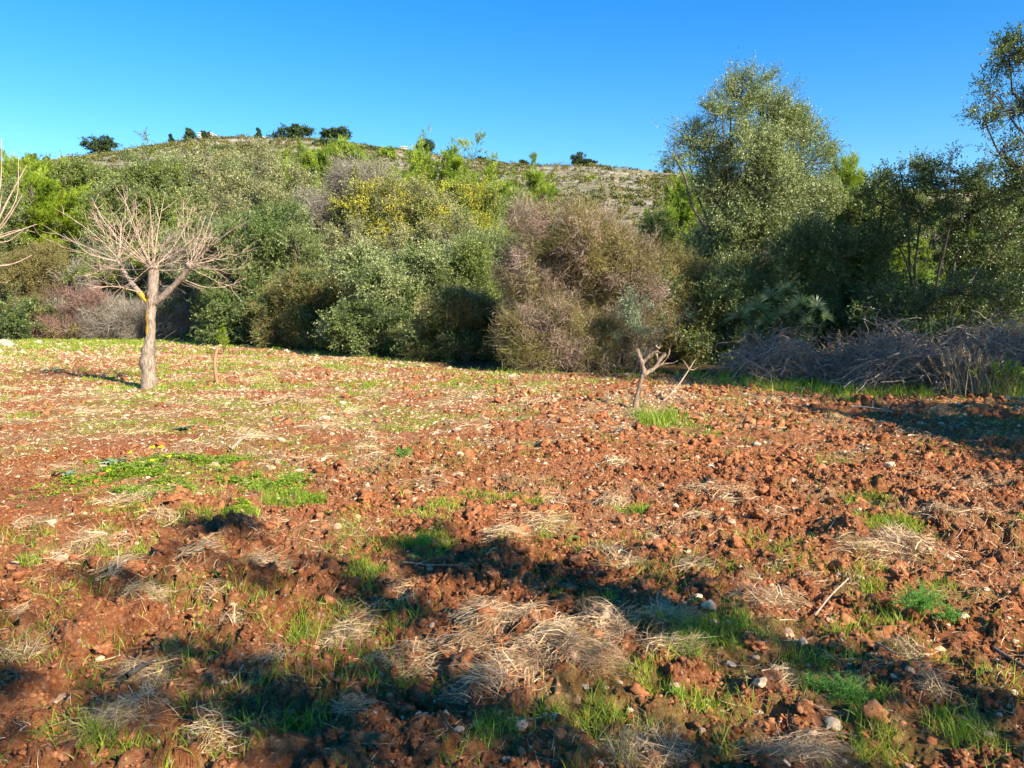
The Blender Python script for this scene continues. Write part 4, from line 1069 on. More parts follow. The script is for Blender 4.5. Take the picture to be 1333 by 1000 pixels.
# ------------------------------------------------------------------ dry grass heaps
def hay(px, py, wp, hp, ang, n, label, length=.22, group=None, name='dry_grass_heap', up=.5, mat='straw'):
    """a heap of dead grass: strands combed in one direction over a small mound"""
    cx, cy = gp(px, py); W_ = wp / F * cy / 2; Hh = hp / F * cy * .26; n = int(n * .85)
    Dp = W_ * .75
    a = r.uniform(0, 2 * PI, n); q = np.sqrt(r.random(n))
    ex = np.cos(a) * q; ey = np.sin(a) * q
    sx = cx + ex * W_ * 1.15; sy = cy + ey * Dp * 1.15
    kk = r.random(n) < ss(.36, .54, fbm(sx * 6, sy * 6, 3, 88) + .16 * (1 - q) - .02)
    ex, ey, sx, sy, q = ex[kk], ey[kk], sx[kk], sy[kk], q[kk]; n = len(q)
    z0 = surf(sx, sy); mound = Hh * (1 - q ** 2) * (.5 + .7 * r.random(n))
    fl = ang + (fbm(sx * 5, sy * 5, 2, int(px) % 97) - .5) * 5.5 + r.normal(0, .6, n)
    L_ = length * .62 * np.exp(r.normal(-.25, .45, n))
    d = np.stack([np.cos(fl), np.sin(fl), np.zeros(n)], 1) * .8 + np.stack([ex, ey, np.zeros(n)], 1) * .35
    d = norm(d)
    S_ = np.stack([sx, sy, z0 + mound * .7], 1) - d * (L_ * .5)[:, None]
    E_ = np.stack([sx, sy, z0 + mound * .5], 1) + d * (L_ * .5)[:, None]
    E_[:, 2] = z0 + mound * .4 + r.normal(0, .022, n); S_[:, 2] = z0 + mound * .5 + r.normal(0, .018, n)
    loose = r.random(n) < .12
    E_[loose, 2] += r.uniform(.02, .09, loose.sum())
    P = curves(S_, E_, np.stack([r.normal(0, .02, n), r.normal(0, .02, n), mound * .45 * up + .006 + r.normal(0, .008, n)], 1), 5, .03, r)
    wd = np.maximum(.0018, .0007 * cy) * np.exp(r.normal(0, .4, n))
    c0 = np.array([cx, cy, float(surf(cx, cy)[0])])
    Vv, q_, v = ribbons(P - c0, wd, r, vv=np.clip(r.random(n) * .7 + .3 * (mound / max(Hh, .01)), 0, 1))
    return tag(link(name, mesh(name, Vv, q_, M[mat], {'v': v}), None, tuple(c0)), label, 'dry grass', group)

HAY = [
 (722, 872, 170, 60, -.5, 3600, 'largest heap of combed dry grass in the middle foreground', .26), (648, 832, 130, 34, -.1, 2000, 'long low heap of dry grass above the largest heap', .24),
 (785, 838, 70, 36, 1.2, 1300, 'small rounded heap of dry grass behind the largest heap', .2), (860, 812, 90, 40, .6, 1400, 'grey dry grass heap arching right of the rounded heap', .24),
 (640, 905, 110, 40, 1.5, 1500, 'dark shaded dead grass hanging below the long low heap', .2), (560, 862, 90, 30, .3, 900, 'thin dead grass in shade left of the largest heap', .2),
 (198, 655, 95, 20, .1, 1500, 'flat grey dry grass heap at the lower edge of the clover', .3), (122, 722, 36, 40, 1.2, 900, 'upright sheaf of dry grass on the left soil', .26),
 (160, 750, 80, 30, .4, 1300, 'pale fan of dry grass below the upright sheaf', .26), (192, 800, 50, 46, 1.5, 1100, 'dry grass trailing downhill on the left', .24), (192, 888, 80, 40, .3, 1500, 'pale dry grass tuft in the left foreground', .22),
 (155, 955, 60, 50, 1.0, 1100, 'long sheaf of dry straw at the lower left', .34), (210, 690, 40, 22, 1.2, 500, 'small grey tuft casting shade above the left soil hollow', .18), (345, 745, 60, 18, .2, 500, 'thin dry grass left of the central shade', .22),
 (1145, 728, 110, 44, 2.6, 2000, 'domed dry grass tussock on a mound at the right', .24), (1000, 792, 80, 40, 1.9, 1200, 'greyish dry grass tussock right of the central shade', .22), (1075, 760, 70, 26, .4, 700, 'sparse dry grass beside the domed tussock', .2),
 (655, 708, 50, 26, .9, 900, 'pale sheaf of dry grass at the upper rim of the central shade', .26), (700, 690, 90, 14, .1, 700, 'flattened dry grass streak behind the pale sheaf', .28), (800, 730, 80, 24, .8, 900, 'dry grass in shade in the middle of the view', .2),
 (900, 740, 70, 24, .4, 800, 'dull dry grass at the right end of the central shade', .2), (445, 860, 50, 30, .7, 700, 'small shaded dry grass tuft left of centre', .18), (330, 570, 60, 16, .6, 700, 'dry grass tuft with a pale stick beyond the clover', .3),
 (380, 524, 80, 18, .2, 700, 'brownish heap of dead grass in the sunny middle distance', .3), (452, 535, 60, 12, .1, 450, 'pale dry grass right of the brownish heap', .3), (690, 525, 50, 14, .3, 500, 'dry grass tuft left of the big bush foot', .26),
 (725, 580, 50, 12, .2, 450, 'pale flattened tuft in the sunny centre of the field', .24), (800, 610, 46, 16, .5, 450, 'grey tuft right of the sunny centre', .22), (850, 575, 50, 12, .3, 400, 'pale dry grass below the pruned tree', .24),
 (950, 655, 60, 20, .2, 700, 'pale dry grass tuft in the right middle ground', .24), (800, 660, 40, 26, 1.2, 500, 'upright pale tuft above the central shade', .22), (480, 600, 50, 14, .1, 450, 'pale dry grass right of the clover', .24),
 (410, 600, 50, 12, .2, 400, 'dry litter between clover and the middle of the field', .24), (120, 535, 70, 12, .1, 500, 'low dry grass in front of the bare tree', .3), (180, 560, 60, 10, .1, 350, 'thin dry grass behind the clover', .3),
 (1040, 990, 120, 40, .2, 1300, 'matted dry grass at the bottom right of the view', .22), (840, 985, 110, 30, .7, 900, 'matted dead grass at the bottom centre', .2), (1010, 905, 70, 30, .8, 700, 'tawny dead grass beside the bright feathery plant', .18),
 (880, 860, 70, 20, .3, 700, 'dry stalks among green blades right of the largest heap', .22), (300, 985, 100, 26, .4, 800, 'matted dry grass at the bottom left', .2), (500, 880, 50, 16, 1., 400, 'thin shaded dead grass in the foreground', .16),
 (1170, 860, 60, 24, 1.4, 500, 'dry stems hanging over soil at the right', .2), (1230, 690, 60, 16, .2, 500, 'dry grass wisp on the soil at the right edge side', .22), (1285, 680, 46, 14, .2, 400, 'dry grass wisp nearest the right edge', .22),
 (860, 700, 50, 20, .7, 500, 'pale dry grass above the right end of the shade', .22), (560, 640, 46, 12, .2, 350, 'small pale tuft in the centre left of the field', .22), (620, 560, 50, 10, .2, 300, 'small pale tuft in the middle distance', .24),
 (50, 700, 50, 14, .2, 400, 'dry wisp on the soil at the left edge', .22), (1020, 540, 60, 10, .2, 350, 'pale dry grass near the grassy verge at the right', .26), (1180, 720, 40, 14, .4, 300, 'small dry wisp right of the domed tussock', .2)]
for h_ in HAY: hay(*h_[:7], length=h_[7])
for h_ in range(60):
    while True:
        px = r.uniform(0, 1333); py = 480 + 480 * r.random() ** 1.3
        gx, gy = gp(px, py)
        if beyond(gx, gy) < -1: break
    hay(px, py, r.uniform(25, 60), r.uniform(8, 18), r.uniform(-.6, 1.6), int(r.uniform(150, 380)), 'small wispy tuft of dry grass on the red soil', .2, 'small wispy tufts of dry grass', name='dry_grass_tuft')
print('hay', time.time() - T0)

# straw litter over the soil
def litter(n, y0, y1, name, label, length, wmin, mat='straw', key=1, zoff=.006, thr=.10):
    x, y = wedge(n, y0, y1, r)
    f = fields(x, y); dens = thr + f[key]
    k_ = (r.random(n) < dens) & (beyond(x, y) < .3); x, y = x[k_], y[k_]; n_ = len(x)
    a = r.uniform(0, 2 * PI, n_); L_ = length * r.uniform(.35, 1.3, n_)
    dx, dy = np.cos(a) * L_, np.sin(a) * L_
    z0 = surf(x, y); z1 = surf(x + dx, y + dy); zm = surf(x + dx / 2, y + dy / 2)
    S_ = np.stack([x, y, z0 + zoff], 1); E_ = np.stack([x + dx, y + dy, z1 + zoff + r.exponential(.012, n_)], 1)
    Mz = np.maximum(zm, (z0 + z1) / 2) + zoff
    P = curves(S_, E_, np.stack([r.normal(0, .01, n_), r.normal(0, .01, n_), Mz - (S_[:, 2] + E_[:, 2]) / 2], 1), 4, 0, r)
    wd = np.maximum(wmin, .00085 * y) * r.uniform(.5, 1.3, n_)
    Vv, q_, v = ribbons(P, wd, r)
    tag(link(name, mesh(name, Vv, q_, M[mat], {'v': v})), label, 'straw litter', kind='stuff')
litter(300000, 2.2, 24, 'straw_litter', 'scattered dry straw lying over the whole red field', .075, .0013, thr=.05)
litter(22000, 2.2, 5.5, 'dead_grass_litter', 'fine dead grass lying on the nearest soil', .11, .0012, thr=.02)

# ------------------------------------------------------------------ green grass
def grass(n, y0, y1, name, label, Lh, wmin, mat='grass', masks=None, thr=0., tuft=3.0):
    x, y = wedge(n, y0, y1, r, pad=1)
    if masks is not None:
        m_ = patch_mask(x, y, masks, 1)
    else:
        m_ = fields(x, y)[0]
    tf = ss(.48, .60, fbm(x * 5.5, y * 5.5, 3, 71))
    p = m_ * (.05 + .95 * tf) + thr * tf
    k_ = (r.random(n) < p) & (beyond(x, y) < 1.0); x, y = x[k_], y[k_]; n_ = len(x)
    z0 = surf(x, y)
    S_ = np.stack([x, y, z0 - .004], 1)
    L_ = Lh * r.uniform(.35, 1.2, n_) * (.6 + .4 * tf[k_])
    d = norm(r.normal(0, 1, (n_, 3)) * np.array([1, 1, 0]) * .62 + np.array([0, 0, 1]))
    E_ = S_ + d * L_[:, None]
    bow = np.stack([d[:, 0], d[:, 1], d[:, 2] * 0], 1) * (-L_ * .14)[:, None] + np.array([0, 0, .05]) * L_[:, None]
    P = curves(S_, E_, bow, 4, 0, r)
    wd = np.maximum(wmin, .0008 * y) * r.uniform(.6, 1.3, n_)
    Vv, q_, v = ribbons(P, wd, r, vv=np.clip(r.random(n_) * .75 + .3 * (fbm(x * 1.5, y * 1.5, 3, 72) - .3), 0, 1))
    print(name, n_)
    tag(link(name, mesh(name, Vv, q_, M[mat], {'v': v})), label, 'grass', kind='stuff')
grass(330000, 2.2, 6.2, 'near_grass', 'green grass blades growing through the foreground soil', .085, .0034)
grass(520000, 6.0, 20, 'thin_grass', 'thin low green grass spread over the middle of the field', .05, .004, thr=.06)
grass(420000, 14, 40, 'verge_grass', 'yellow-green grass on the verge at the foot of the hedge', .13, .008)
grass(220000, 9.5, 19, 'long_grass', 'long fresh grass on the verge in front of the brush pile and stump', .22, .006, masks=[(1010, 494, 85, 16), (1090, 506, 70, 9), (1150, 510, 60, 8), (862, 545, 50, 12), (1180, 510, 60, 6), (1295, 500, 60, 12)])
# clover mat
n = 420000
x, y = wedge(n, 5.2, 9.5, r); k_ = (r.random(n) < patch_mask(x, y, CLOVER, 2) * (.03 + .8 * ss(.42, .6, fbm(x * 3.2, y * 3.2, 3, 77)))) ; x, y = x[k_], y[k_]; n_ = len(x)
z0 = surf(x, y) + r.uniform(.005, .05, n_) * ss(.3, .6, fbm(x * 4, y * 4, 3, 77))
ctr = np.stack([x, y, z0], 1); Vs = []; v0 = r.random(n_)
a0 = r.uniform(0, 2 * PI, n_); parts = []
for j in range(3):
    a = a0 + j * 2.094
    d = norm(np.stack([np.cos(a), np.sin(a), r.uniform(-.3, .5, n_)], 1)); sdv = np.stack([-np.sin(a), np.cos(a), r.normal(0, .3, n_)], 1)
    L_ = .016 * r.uniform(.7, 1.3, n_)
    V_ = np.stack([ctr, ctr + d * (L_ * .7)[:, None] + sdv * (L_ * .5)[:, None], ctr + d * L_[:, None], ctr + d * (L_ * .7)[:, None] - sdv * (L_ * .5)[:, None]], 1)
    parts.append((V_.reshape(-1, 3), np.arange(n_ * 4).reshape(-1, 4), np.repeat(np.clip(v0 + r.normal(0, .15, n_), 0, 1), 4), 0))
V_, q_, v_, _ = join(parts)
tag(link('clover_mat', mesh('clover_mat', V_, q_, M['clover'], {'v': v_})), 'bright green clover mat in the left middle ground', 'clover', kind='stuff')
print('clover', n_, 'grass', time.time() - T0)

# yellow flowers in the clover
for px, py, lab in [(198, 583, 'upper left one of the yellow flowers standing over the clover'), (209, 583, 'yellow flower at the upper right of the pair over the clover'), (170, 590, 'small yellow flower left of the pair'),
                    (141, 613, 'yellow flower lowest and leftmost in the clover'), (219, 595, 'orange-yellow flower right of the pair'), (199, 600, 'small yellow flower below the pair')]:
    gx, gy = gp(px, py + 14); gz0 = float(surf(gx, gy)[0])
    _, zt = at(px, py, gy)
    fl = empty('yellow_flower', (gx, gy, gz0), lab, 'flower', 'yellow flowers over the clover')
    h = max(.06, zt - gz0)
    link('stalk', mesh('stalk', *tubes(curves(np.zeros((1, 3)), np.array([[.01, 0, h]]), np.array([[.01, 0, 0]]), 5), np.full((1, 5), .0025), 5), M['weed'], {'v': np.full(25, .5)}), fl)
    a = np.arange(10) * 2 * PI / 10; n_ = 10
    d = norm(np.stack([np.cos(a), np.sin(a) - .3, .5 + r.normal(0, .2, n_)], 1))
    V_, q_, v_ = leafquads(np.repeat(np.array([[.01, 0, h]]), n_, 0), d, .034, .022, r)
    link('petals', mesh('petals', V_, q_, M['petal'], {'v': v_}), fl)

# ------------------------------------------------------------------ small plants
def rosette(px, py, sp, label, nleaf=9, up=.5, mat='weed', name='leafy_weed', group=None):
    gx, gy = gp(px, py); z0 = float(surf(gx, gy)[0]); L0 = sp / F * gy
    parts = []
    for j in range(nleaf):
        a = j * 2.4 + r.uniform(-.3, .3); L_ = L0 * r.uniform(.6, 1.1); k_ = 6
        t = np.linspace(0, 1, k_); out = t * L_ * .9; zz = L_ * up * (t - .75 * t * t) * r.uniform(.5, 1.4) + .004
        cx_ = np.cos(a) * out; cy_ = np.sin(a) * out
        w_ = L_ * .17 * np.sin(PI * np.clip(t * .95 + .04, 0, 1)) ** .8 * (1 + .2 * np.sin(t * 17))
        nx, ny = -np.sin(a), np.cos(a)
        c_ = np.stack([cx_, cy_, zz], 1)
        l_ = c_ + np.stack([nx * w_, ny * w_, w_ * .35], 1); r_ = c_ - np.stack([nx * w_, ny * w_, -w_ * .35], 1)
        V_ = np.concatenate([l_, c_, r_]); i = np.arange(k_ - 1)
        q_ = np.concatenate([np.stack([i, i + 1, i + k_ + 1, i + k_], 1), np.stack([i + k_, i + k_ + 1, i + 2 * k_ + 1, i + 2 * k_], 1)])
        parts.append((V_, q_, float(r.random()), 0))
    V_, q_, v_, _ = join([(a, b_, np.full(len(a), c), 0) for a, b_, c, _ in parts])
    tag(link(name, mesh(name, V_, q_, M[mat], {'v': v_}, smooth=True), None, (gx, gy, z0)), label, 'weed', group)
for a in [(744, 706, 14, 'bright green broad-leafed weed at the upper rim of the central shade'), (330, 905, 12, 'green weed with broad leaves in the left foreground'), (725, 885, 10, 'small green weed in front of the largest hay heap'),
          (565, 895, 12, 'green broad-leafed weed left of the largest hay heap'), (620, 962, 14, 'low broad-leafed weed at the bottom centre'), (880, 912, 20, 'pale green leafy weed in the lower right of centre'), (460, 895, 12, 'small dark green weed in shade left of centre'),
          (1255, 960, 16, 'leafy weed in the bottom right grass'), (28, 665, 12, 'small green weed at the left edge below the clover'), (390, 880, 10, 'small weed below the soil hollow'), (905, 800, 14, 'green leafy weed above the grassy strip'),
          (880, 680, 8, 'tiny green weed in the middle right'), (540, 735, 10, 'green weed beside the small grass tuft'), (660, 650, 8, 'tiny green weed in the sunny middle'), (1075, 870, 12, 'weed above the bright feathery plant'),
          (40, 585, 10, 'small green weed left of the clover'), (430, 680, 9, 'small weed on the soil right of the clover'), (960, 975, 16, 'broad-leafed weed at the bottom right of centre'), (170, 880, 10, 'small weed beside the pale left tuft')]:
    rosette(*a)
for a in [(150, 604, 22, 'blue-green thistle rosette at the back of the clover'), (240, 556, 18, 'grey-green thistle rosette behind the clover'), (68, 486, 16, 'grey-green rosette on the smooth soil at the left'), (88, 624, 20, 'pale grey spiky rosette at the left end of the clover')]:
    rosette(*a, nleaf=13, up=.7, mat='bluegreen', name='thistle_rosette')

def fennel(px, py, sp, label, n=70, hgt=.6, mat='fennel', name='feathery_plant', cat='feathery plant'):
    gx, gy = gp(px, py); z0 = float(surf(gx, gy)[0]); L0 = sp / F * gy
    st = r.normal(0, .12, (n, 3)) * np.array([1, 1, 0]) * L0
    d = norm(r.normal(0, 1, (n, 3)) * np.array([1, 1, .3]) + np.array([0, 0, hgt]))
    E_ = st + d * (L0 * r.uniform(.4, 1, n))[:, None]; E_[:, 2] = np.abs(E_[:, 2])
    P = curves(st, E_, np.stack([0 * d[:, 0], 0 * d[:, 1], np.full(n, L0 * .18)], 1), 8, .01, r)
    Vs = [ribbons(P, np.full(n, max(.002, .0007 * gy)), r)]
    m_ = 26; i = r.integers(0, n, n * m_); t = r.integers(2, 8, n * m_)
    o = P[i, t] + r.normal(0, .004, (n * m_, 3)); dd = norm(norm(P[i, t] - P[i, t - 1]) + r.normal(0, .8, (n * m_, 3)))
    Vs.append(leafquads(o, dd, L0 * .14, max(.0018, .00075 * gy), r))
    V_, q_, v_, _ = join([(a, b_, c, 0) for a, b_, c in Vs])
    tag(link(name, mesh(name, V_, q_, M[mat], {'v': v_}), None, (gx, gy, z0)), label, cat)
fennel(1195, 812, 42, 'dark green feathery plant hanging over soil at the right', 90, .9)
fennel(1235, 822, 26, 'paler end of the feathery growth right of the dark feathery plant', 40, .8)
fennel(1105, 920, 50, 'bright green feathery plant in the lower right', 110, .5)
fennel(1060, 905, 34, 'smaller bright feathery sprig left of the bright feathery plant', 50, .6)
fennel(552, 726, 18, 'small dark feathery tuft left of the central shade', 40, .8)
fennel(524, 598, 14, 'little dark green tuft on the sunny soil in the middle', 40, .8)
# pine sapling
gx, gy = gp(291, 462); z0 = float(surf(gx, gy)[0])
r2 = np.random.default_rng(3)
sp = empty('pine_sapling', (gx, gy, z0), 'tiny light green pine sapling between stake and hedge', 'pine sapling')
hh = .95; nb = 46; tz = r2.uniform(.12, 1, nb) * hh; a = r2.uniform(0, 2 * PI, nb); ln = (1.1 - tz / hh) * .30
dd = norm(np.stack([np.cos(a), np.sin(a), np.full(nb, .7)], 1)); S_ = np.stack([0 * tz, 0 * tz, tz], 1); P = curves(S_, S_ + dd * ln[:, None], np.zeros((nb, 3)), 4)
i = r2.integers(0, nb, 2400); t = r2.random(2400); o = S_[i] + dd[i] * (ln[i] * t)[:, None]
V_, q_, v_ = leafquads(o, norm(dd[i] + r2.normal(0, .6, (2400, 3))), .06, .009, r2)
link('needles', mesh('needles', V_, q_, M['lime'], {'v': v_}), sp)
link('trunk', mesh('trunk', *tubes(np.linspace([0, 0, -.02], [0, 0, hh], 5)[None], np.linspace(.014, .005, 5)[None], 6), M['bark']), sp)

# ------------------------------------------------------------------ fan palms
def fan_palm(px, py, D, label, fans):
    x_, zc = at(px, py, D); z0 = float(gz(x_, D))
    root = empty('fan_palm', (x_, D, z0), label, 'fan palm')
    for (fx, fy, rad, tiltx) in fans:
        c = wood_at(fx, fy, D - .3, x_, D, z0); R0 = rad / F * D * .78
        nb = 22; a = np.linspace(-2.0, 2.0, nb) + r.normal(0, .05, nb)
        ax = norm(np.array([tiltx, -.75, .35])); sd = norm(np.cross(ax, [0, 0, 1.])); upv = np.cross(sd, ax)
        # blades fan round the leaf centre; the fan faces the viewer and droops
        d = norm(np.sin(a)[:, None] * sd + np.cos(a)[:, None] * upv * .9 + ax * .25)
        S_ = np.repeat(c[None], nb, 0); E_ = c + d * R0; E_[:, 2] -= R0 * .28
        P = curves(S_, E_, np.array([[0, 0, R0 * .12]]) * np.ones((nb, 1)), 5)
        side = norm(np.cross(d, ax)); w_ = np.array([.010, .030, .030, .018, .003]) * R0
        V_ = np.stack([P - side[:, None] * w_[None, :, None], P + side[:, None] * w_[None, :, None] + ax * .008], 2)
        b_ = (np.arange(nb) * 10)[:, None] + (np.arange(4) * 2)[None]
        q_ = np.stack([b_, b_ + 1, b_ + 3, b_ + 2], -1).reshape(-1, 4)
        link('leaf_fan', mesh('leaf_fan', V_.reshape(-1, 3), q_, M['palm'], {'v': np.repeat(r.random(nb) * .7 + .3 * (fx > 1040), 10)}), root)
        link('leaf_stalk', mesh('leaf_stalk', *tubes(curves(np.array([[0, 0, .1]]), c[None], np.array([[0, .1, .15]]), 6), np.full((1, 6), .010), 5), M['palm'], {'v': np.full(30, .4)}), root)
fan_palm(1000, 470, 16.6, 'fan palm with spiky leaf fans at the foot of the tall olive', [(985, 402, 34, -.3), (962, 412, 30, -.5), (1003, 388, 28, 0), (1022, 378, 28, .1), (978, 432, 24, -.4), (1015, 412, 26, .1), (996, 420, 26, -.1)])
fan_palm(1055, 470, 16.3, 'pale fan palm above the gap between the two brush piles', [(1062, 402, 34, .4), (1042, 396, 28, 0), (1075, 415, 24, .5), (1030, 405, 26, -.2), (1050, 420, 22, .2)])

# ------------------------------------------------------------------ brush piles
def brush(px0, px1, D, topy, label, n, seed, dep=1.2):
    r_ = np.random.default_rng(seed)
    pc = (px0 + px1) / 2; x_, zt = at(pc, topy, D); z0 = float(gz(x_, D)); Hh = zt - z0; W_ = (px1 - px0) / 2 / F * D
    u = r_.uniform(-1, 1, n); w_ = r_.uniform(-1, 1, n); q = np.clip(1 - u * u * .75 - w_ * w_ * .5, .08, 1) * (.45 + .75 * vn(u * 3.2 + 5, w_ * 2, seed))
    cz_ = Hh * q * r_.random(n) ** .55
    c = np.stack([u * W_, w_ * dep, cz_], 1)
    az = r_.normal(0, .95, n) + PI * (r_.random(n) < .5)
    d = norm(np.stack([np.cos(az), np.sin(az) * .6, r_.normal(0, .6, n) - .2 * u * np.sign(np.cos(az)) * 1.2], 1))
    L_ = r_.uniform(.35, 1.5, n)
    S_ = c - d * (L_ / 2)[:, None]; E_ = c + d * (L_ / 2)[:, None]
    S_[:, 2] = np.maximum(S_[:, 2], .01); E_[:, 2] = np.maximum(E_[:, 2], .01)
    P = curves(S_, E_, np.stack([r_.normal(0, .05, n), r_.normal(0, .05, n), np.abs(r_.normal(0, .14, n))], 1) * L_[:, None], 8, .018, r_)
    rad = np.exp(r_.normal(math.log(.0068), .6, n))
    i = r_.integers(0, n, n * 3); t = r_.integers(2, 8, n * 3)
    o = P[i, t]; dd = norm(norm(P[i, t] - P[i, t - 1]) + r_.normal(0, .55, (n * 3, 3)))
    l2 = r_.uniform(.12, .55, n * 3)
    P2 = curves(o, o + dd * l2[:, None], r_.normal(0, .04, (n * 3, 3)), 5, .02, r_)
    V_, q_, _, _ = join([(a, b_, 0., 0) for a, b_ in (tubes(P, rad[:, None] * np.linspace(1.2, .4, 8)[None], 5), tubes(P2, (rad[i] * .5)[:, None] * np.linspace(1, .4, 5)[None], 4))])
    V_[:, 2] = np.maximum(V_[:, 2], -.03)
    tag(link('brush_pile', mesh('brush_pile', V_, q_, M['deadwood'], smooth=True), None, (x_, D, z0)), label, 'brush pile')
brush(965, 1065, 16.2, 424, 'smaller heap of grey cut branches under the fan palm', 380, 1)
brush(1095, 1225, 15.0, 434, 'long heap of grey dead branches left of the tall dry grass', 900, 2)
brush(1200, 1400, 14.6, 428, 'big heap of grey dead branches at the right edge', 1100, 3)
def stems(px, py, D, n, L0, label, lean=.25, name='tall_dry_grass', mat='straw', spread=.3):
    x_, _ = at(px, py, D); z0 = float(surf(x_, D)[0])
    S_ = r.normal(0, spread, (n, 3)) * np.array([1, .6, 0]); d = norm(r.normal(0, .28, (n, 3)) + np.array([-lean, 0, 1]))
    L_ = L0 * r.uniform(.35, 1.1, n); E_ = S_ + d * L_[:, None]
    P = curves(S_, E_, np.stack([-d[:, 0], -d[:, 1], 0 * d[:, 0]], 1) * (L_ * .15)[:, None], 6, .005, r)
    a = ribbons(P, np.full(n, .012) * r.uniform(.5, 1.2, n), r)
    m_ = 8; hsel = np.nonzero(L_ > L0 * .7)[0]; i = np.repeat(hsel, m_ * 2)
    b_ = leafquads(P[i, 5] - d[i] * (r.random(len(i)) * .2 * L0)[:, None], norm(d[i] + r.normal(0, .35, (len(i), 3))), .07, .012, r)
    V_, q_, v_, _ = join([(*a, 0), (*b_, 0)])
    tag(link(name, mesh(name, V_, q_, M[mat], {'v': v_}), None, (x_, D, z0)), label, 'tall grass')
stems(1265, 512, 13.4, 110, .95, 'tall dry grass stalks leaning left in front of the brush pile', .30)
stems(1322, 516, 13.0, 150, .6, 'green and straw grass clump at the right edge', -.05, mat='grass', spread=.35)
stems(1290, 512, 13.6, 90, .5, 'short pale grass between the tall stalks and the right edge', .1)
stems(1215, 400, 16.0, 30, 1.3, 'thin upright green stems before the dark oak', 0, mat='midgreen', name='thin_stems', spread=.25)

# ------------------------------------------------------------------ the hill
r = np.random.default_rng(77)
n = 17000
x = r.uniform(-130, 150, n); y = 62 + (188 - 62) * r.random(n) ** .85
k_ = (r.random(n) < (.22 + .3 * ss(0, -40, x)) + .8 * ss(.42, .6, fbm(x * .06, y * .06, 4, 64))) & (np.abs(x / y) < .85); x, y = x[k_], y[k_]; n = len(x)
zz = gz(x, y); rad = np.exp(r.normal(math.log(.50), .45, n)); nl = 32
i = np.repeat(np.arange(n), nl); d = norm(r.normal(0, 1, (len(i), 3))); d[:, 2] = np.abs(d[:, 2])
pos = np.stack([x, y, zz - .1], 1)[i] + d * (rad[i] * r.uniform(.5, 1, len(i)))[:, None] * np.array([1.1, 1.1, .75])
V_, q_, v_ = leafquads(pos, norm(d + r.normal(0, .8, d.shape)), .34 * r.uniform(.6, 1.3, len(i)), .2, r, vv=np.clip(r.random(n)[i] * .7 + r.random(len(i)) * .3, 0, 1))
tag(link('hill_scrub', mesh('hill_scrub', V_, q_, M['scrub'], {'v': v_})), 'low dark scrub dotted over the dry hillside', 'scrub', kind='stuff')

def hill_tree(name, label, px, base_py, top_py, wp, style, mat='farpine', cat='pine tree', D=None, seed=0, nlf=5000):
    r_ = np.random.default_rng(seed + 900)
    D = D or 178
    x_, zb = at(px, base_py, D); g0 = float(gz(x_, D)); _, zt = at(px, top_py, D); g0 = min(g0, zb); H = zt - g0; W_ = wp / 2 / F * D
    root = empty(name, (x_, D, g0), label, cat)
    if style == 'umbrella':
        lb = [(r_.uniform(-.6, .6) * W_, r_.uniform(-.5, .5) * W_, H * r_.uniform(.42, .80), W_ * .5, W_ * .5, H * .20) for _ in range(9)]
    elif style == 'round':
        lb = [(r_.uniform(-.5, .5) * W_, r_.uniform(-.5, .5) * W_, H * r_.uniform(.3, .78), W_ * .5, W_ * .5, H * .24) for _ in range(9)]
    else:
        lb = [(r_.normal(0, .12) * W_, 0, H * (.25 + .7 * t), W_ * (1 - .75 * t), W_ * (1 - .75 * t), H * .12) for t in np.linspace(0, 1, 7)]
    lb = np.array(lb); i = r_.integers(0, len(lb), nlf); d = norm(r_.normal(0, 1, (nlf, 3)))
    nb = 90; bi = r_.integers(0, nb, nlf); bd = norm(r_.normal(0, 1, (nb, 3))); bl = r_.integers(0, len(lb), nb)
    pos = lb[bl[bi], :3] + lb[bl[bi], 3:] * (bd[bi] * r_.uniform(.7, 1.05, nb)[bi][:, None] + r_.normal(0, .16, (nlf, 3)))
    V_, q_, v_ = leafquads(pos, norm(d + np.array([0, 0, .5])), .42 * W_ / 4 + .16, .12 + .02 * W_, r_, vv=np.clip(r_.random(nb)[bi] * .6 + r_.random(nlf) * .4, 0, 1))
    link('crown', mesh('crown', V_, q_, M[mat], {'v': v_}), root)
    w = [tubes(np.linspace([0, 0, -.3], [W_ * .1, 0, H * .75], 6)[None], np.linspace(.05 * H ** .9, .02 * H, 6)[None] * .6, 6),
         tubes(curves(np.repeat([[0, 0, H * .3]], len(lb), 0), lb[:, :3], np.zeros((len(lb), 3)), 4), np.linspace(.03 * H, .01 * H, 4)[None] * np.ones((len(lb), 1)) * .5, 5)]
    V_, q_, _, _ = join([(a, b_, 0., 0) for a, b_ in w])
    link('trunk', mesh('trunk', V_, q_, M['dark_bark'], smooth=True), root)
